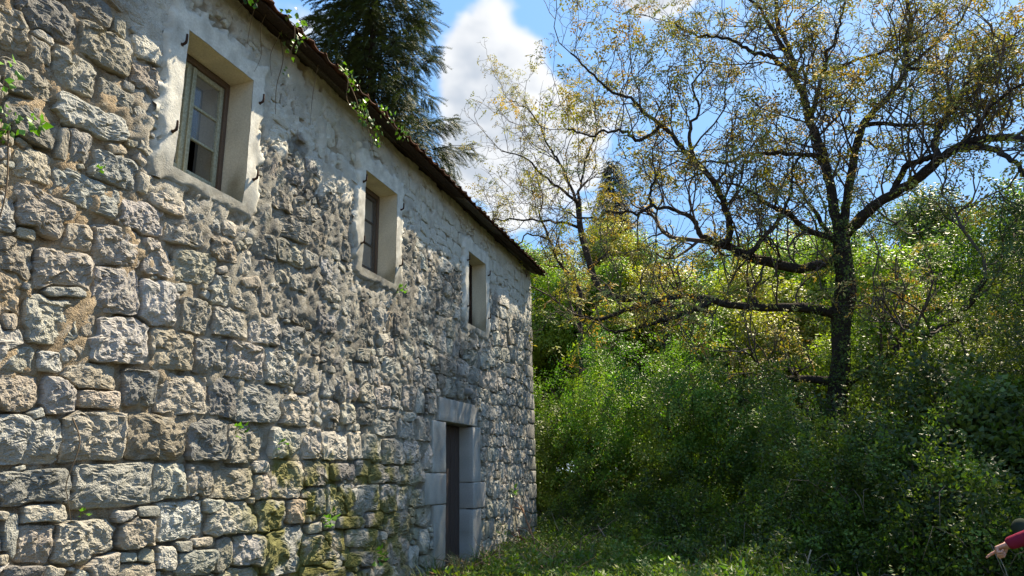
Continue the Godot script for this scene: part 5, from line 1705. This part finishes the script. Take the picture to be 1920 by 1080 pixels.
func person(label: String, at: Vector3, turn: float, tall: float, top: Color, bottom: Color, hair_col: Color, hand_r: Array, sleeves: float) -> void:
	# faces +z before it is turned; hand_r: right elbow, wrist and pointing direction in world space, or nothing
	var t := thing("person", label, "person", at)
	t.rotation.y = turn
	var inv := t.transform.affine_inverse()
	var s := tall / 1.75
	var skin := Color(0.50, 0.27, 0.19)
	var hip := Vector3(0, 0.93, 0) * s
	var chest := Vector3(0, 1.28, 0) * s
	var neck := Vector3(0, 1.47, -0.01) * s
	var head := Vector3(0, 1.63, 0.03) * s
	var body := []
	var shirt := []
	var trousers := []
	var shoes := []
	for q in [[Vector3(0, 0.98, 0), Vector3(0, 1.15, 0), 0.125, 0.12], [Vector3(0, 1.15, 0), Vector3(0, 1.32, -0.01), 0.12, 0.125]]:
		for dx in [-0.06, 0.06]:
			body.append(bone((q[0] + Vector3(dx, 0, 0)) * s, (q[1] + Vector3(dx, 0, 0)) * s, q[2] * s, q[3] * s))
			shirt.append(bone((q[0] + Vector3(dx, -0.03, 0)) * s, (q[1] + Vector3(dx, 0, 0)) * s, (q[2] + 0.018) * s, (q[3] + 0.014) * s))
	body.append(bone(neck, head, 0.056 * s, 0.05 * s))
	for x in [-1.0, 1.0]:
		var sh := Vector3(x * 0.185, 1.41, -0.01) * s
		var el := Vector3(x * 0.235, 1.13, -0.03) * s
		var wr := Vector3(x * 0.25, 0.88, 0.05) * s
		var dir := Vector3(0, -1, 0.1).normalized()
		var palm := Vector3(-x, 0, 0)
		var pointing := false
		if x < 0 and hand_r.size():
			el = inv * hand_r[0]
			wr = inv * hand_r[1]
			dir = (inv.basis * hand_r[2]).normalized()
			palm = (inv.basis * hand_r[3]).normalized()
			pointing = true
		body.append(bone(neck + Vector3(0, -0.05, 0), sh, 0.055 * s, 0.06 * s))
		body.append(bone(sh, el, 0.055 * s, 0.042 * s))
		body.append(bone(el, wr, 0.042 * s, 0.027 * s))
		shirt.append(bone(neck + Vector3(0, -0.075, 0), sh, 0.06 * s, 0.072 * s))
		shirt.append(bone(sh, sh.lerp(el, minf(1.0, sleeves)), 0.070 * s, 0.056 * s))
		if sleeves > 1.0: shirt.append(bone(el, el.lerp(wr, minf(0.95, sleeves - 1.0)), 0.055 * s, 0.043 * s))
		hand(body, t, wr, dir, palm, x, pointing, skin)
		var hp := Vector3(x * 0.095, 0.93, 0) * s
		var kn := Vector3(x * 0.105, 0.50, 0.02) * s
		var an := Vector3(x * 0.11, 0.09, -0.02) * s
		body.append(bone(hp, kn, 0.083 * s, 0.054 * s))
		body.append(bone(kn, an, 0.054 * s, 0.036 * s))
		trousers.append(bone(hp + Vector3(0, 0.05, 0), kn, 0.105 * s, 0.075 * s))
		trousers.append(bone(kn, an + Vector3(0, -0.01, 0), 0.072 * s, 0.064 * s))
		shoes.append(bone(an + Vector3(0, -0.05, -0.02), an + Vector3(x * 0.015, -0.055, 0.17), 0.045, 0.038))
	trousers.append(bone(Vector3(-0.07, 0.97, 0) * s, Vector3(0.07, 0.97, 0) * s, 0.125 * s, 0.125 * s))
	var b := Buf.new()
	nets(b, body, 0.016, 0.03, skin)
	# the head on a finer grid: skull, jaw, nose, lips, ears
	var h := []
	h.append(bone(head + Vector3(0, 0.045, -0.025) * s, head + Vector3(0, 0.05, 0.005) * s, 0.082 * s, 0.078 * s))
	h.append(bone(head + Vector3(0, 0.0, 0.01) * s, head + Vector3(0, -0.055, 0.045) * s, 0.068 * s, 0.042 * s))
	h.append(bone(head + Vector3(0, 0.03, 0.085) * s, head + Vector3(0, -0.012, 0.108) * s, 0.009 * s, 0.014 * s))
	h.append(bone(head + Vector3(-0.02, -0.042, 0.083) * s, head + Vector3(0.02, -0.042, 0.083) * s, 0.009 * s, 0.009 * s))
	h.append(bone(head + Vector3(-0.035, 0.045, 0.075) * s, head + Vector3(0.035, 0.045, 0.075) * s, 0.013 * s, 0.013 * s))
	h.append(bone(neck, head + Vector3(0, -0.04, -0.02) * s, 0.056 * s, 0.055 * s))
	for x in [-1.0, 1.0]: h.append(bone(head + Vector3(x * 0.078, 0.025, -0.012) * s, head + Vector3(x * 0.078, -0.02, -0.008) * s, 0.015 * s, 0.010 * s))
	nets(b, h, 0.006, 0.012, skin)
	obj("body", b.mesh(), M.skin, t)
	for x in [-1.0, 1.0]:
		var e := SphereMesh.new()
		e.radius = 0.0115 * s
		e.height = 0.023 * s
		e.radial_segments = 12
		e.rings = 6
		obj("eye", e, M.iron, t).position = head + Vector3(x * 0.031, 0.022, 0.078) * s
	var hb := Buf.new()
	nets(hb, [bone(head + Vector3(0, 0.062, -0.035) * s, head + Vector3(0, 0.068, -0.008) * s, 0.086 * s, 0.082 * s), bone(head + Vector3(0, 0.02, -0.055) * s, head + Vector3(0, -0.03, -0.05) * s, 0.064 * s, 0.05 * s)], 0.008, 0.02, hair_col)
	obj("hair", hb.mesh(), M.hair, t)
	var c := Buf.new()
	nets(c, shirt, 0.014, 0.03, top)
	# small folds in the cloth
	for i in c.v.size(): c.v[i] += Vector3.ONE * n_a.get_noise_3dv(c.v[i] * 420) * 0.005
	obj("shirt", c.mesh(), M.cloth, t)
	c = Buf.new()
	nets(c, trousers, 0.018, 0.03, bottom)
	obj("trousers", c.mesh(), M.cloth, t)
	c = Buf.new()
	nets(c, shoes, 0.012, 0.02, Color(0.04, 0.035, 0.03))
	obj("shoes", c.mesh(), M.cloth, t)

func hand(_body: Array, t: Node3D, wr: Vector3, dir: Vector3, palm: Vector3, x: float, pointing: bool, skin: Color) -> void:
	# palm: where the palm faces; the thumb leaves the side of the palm
	var across := dir.cross(palm).normalized() * x # towards the thumb
	palm = across.cross(dir).normalized() * x
	var b := []
	var heel := wr + dir * 0.025
	b.append(bone(wr - dir * 0.03, wr + dir * 0.01, 0.027, 0.026))
	for k in 4:
		var o := across * (0.030 - 0.020 * k)
		b.append(bone(heel + o * 0.6, wr + dir * (0.095 - 0.004 * absf(k - 1.2)) + o, 0.016, 0.0115))
	var lens := [[0.045, 0.027, 0.021], [0.049, 0.031, 0.022], [0.045, 0.029, 0.021], [0.036, 0.022, 0.018]]
	for k in 4:
		var o := across * (0.030 - 0.020 * k)
		var p := wr + dir * (0.095 - 0.004 * absf(k - 1.2)) + o
		var curl: Array = [0.06, 0.10, 0.06] if pointing and k == 0 else [1.25, 1.45, 0.9] if pointing else [0.35, 0.45, 0.3]
		var a := 0.0
		for j in 3:
			a += curl[j]
			var q: Vector3 = p + (dir * cos(a) + palm * sin(a)) * lens[k][j] + across * 0.002 * (1.5 - k)
			b.append(bone(p, q, 0.0098 - j * 0.0009, 0.0090 - j * 0.0011))
			p = q
	var tb := wr + dir * 0.03 + across * 0.028 + palm * 0.008
	var td := (dir * 0.75 + across * 0.55 + palm * 0.45).normalized()
	var t2 := tb + td * 0.042
	var t3 := t2 + (dir * 0.9 + palm * (0.55 if pointing else 0.15) - across * 0.15).normalized() * 0.031
	b.append(bone(tb - td * 0.01, t2, 0.0155, 0.0115))
	b.append(bone(t2, t3, 0.011, 0.0095))
	b.append(bone(t3, t3 + (dir + palm * 0.3 - across * 0.2).normalized() * 0.022, 0.0095, 0.0075))
	if pointing:
		for q in b:
			q[0] = wr + (q[0] - wr) * 0.86
			q[1] = wr + (q[1] - wr) * 0.86
			q[2] *= 0.9
			q[3] *= 0.9
	var buf := Buf.new()
	nets(buf, b, 0.0035, 0.006, skin)
	obj("hand", buf.mesh(), M.skin, t)

func make_people() -> void:
	var p1 := Vector3(6.06, 0.0, -5.34)
	p1.y = ground_height(p1.x, p1.z)
	person("person in a maroon long sleeved top pointing down to the left with one bare hand", p1, -PI / 2 - 0.15, 1.62, Color(0.20, 0.022, 0.045), Color(0.04, 0.045, 0.06), Color(0.05, 0.035, 0.025),
		[Vector3(5.80, 1.225, -5.60), Vector3(5.575, 1.112, -5.682), Vector3(-0.88, -0.40, -0.10), Vector3(0.35, -0.75, 0.5)], 1.92)
	var p2 := Vector3(6.01, 0.0, -6.30)
	p2.y = ground_height(p2.x, p2.z)
	person("person in a dark green shirt, mostly out of view beyond the maroon sleeve", p2, 0.0, 1.49, Color(0.032, 0.042, 0.028), Color(0.05, 0.05, 0.055), Color(0.35, 0.34, 0.32),
		[Vector3(5.86, 0.97, -6.12), Vector3(6.03, 1.0, -5.97), Vector3(0.95, 0.1, 0.25), Vector3(0.1, 0.2, -1.0)], 1.93)

func _ready() -> void:
	R.seed = 20240517
	var cam := Camera3D.new()
	cam.name = "camera"
	add_child(cam)
	cam.position = Vector3(4.0, 1.6, 0.0)
	cam.basis = Basis(Vector3.UP, deg_to_rad(17.470)) * Basis(Vector3.RIGHT, deg_to_rad(14.806)) * Basis(Vector3.BACK, deg_to_rad(-1.130))
	cam.fov = rad_to_deg(2.0 * atan(540.0 / 1338.43))
	cam.near = 0.05
	cam.far = 900.0
	cam.current = true
	var env := Environment.new()
	env.background_mode = Environment.BG_SKY
	env.sky = make_sky()
	env.background_energy_multiplier = 1.0
	env.tonemap_mode = Environment.TONE_MAPPER_LINEAR
	env.tonemap_exposure = 3.75
	env.sdfgi_enabled = true
	env.ssao_enabled = true
	env.ssil_enabled = true
	var we := WorldEnvironment.new()
	we.name = "environment"
	we.environment = env
	add_child(we)
	var sun := DirectionalLight3D.new()
	sun.name = "sun"
	sun.light_energy = 1.12
	sun.light_color = Color(1.0, 0.94, 0.83)
	sun.light_angular_distance = 0.5
	sun.shadow_enabled = true
	add_child(sun)
	sun.look_at_from_position(Vector3.ZERO, -SUN_TOWARDS.normalized(), Vector3.UP)
	n_a.seed = 1; n_a.frequency = 0.01; n_a.fractal_octaves = 3
	n_b.seed = 2; n_b.frequency = 0.01; n_b.fractal_octaves = 3
	n_cell.seed = 4; n_cell.frequency = 0.01; n_cell.noise_type = FastNoiseLite.TYPE_CELLULAR
	n_cell.cellular_return_type = FastNoiseLite.RETURN_CELL_VALUE
	n_cell.fractal_type = FastNoiseLite.FRACTAL_NONE
	make_materials()
	make_ground()
	make_house()
	make_plants()
	make_people()
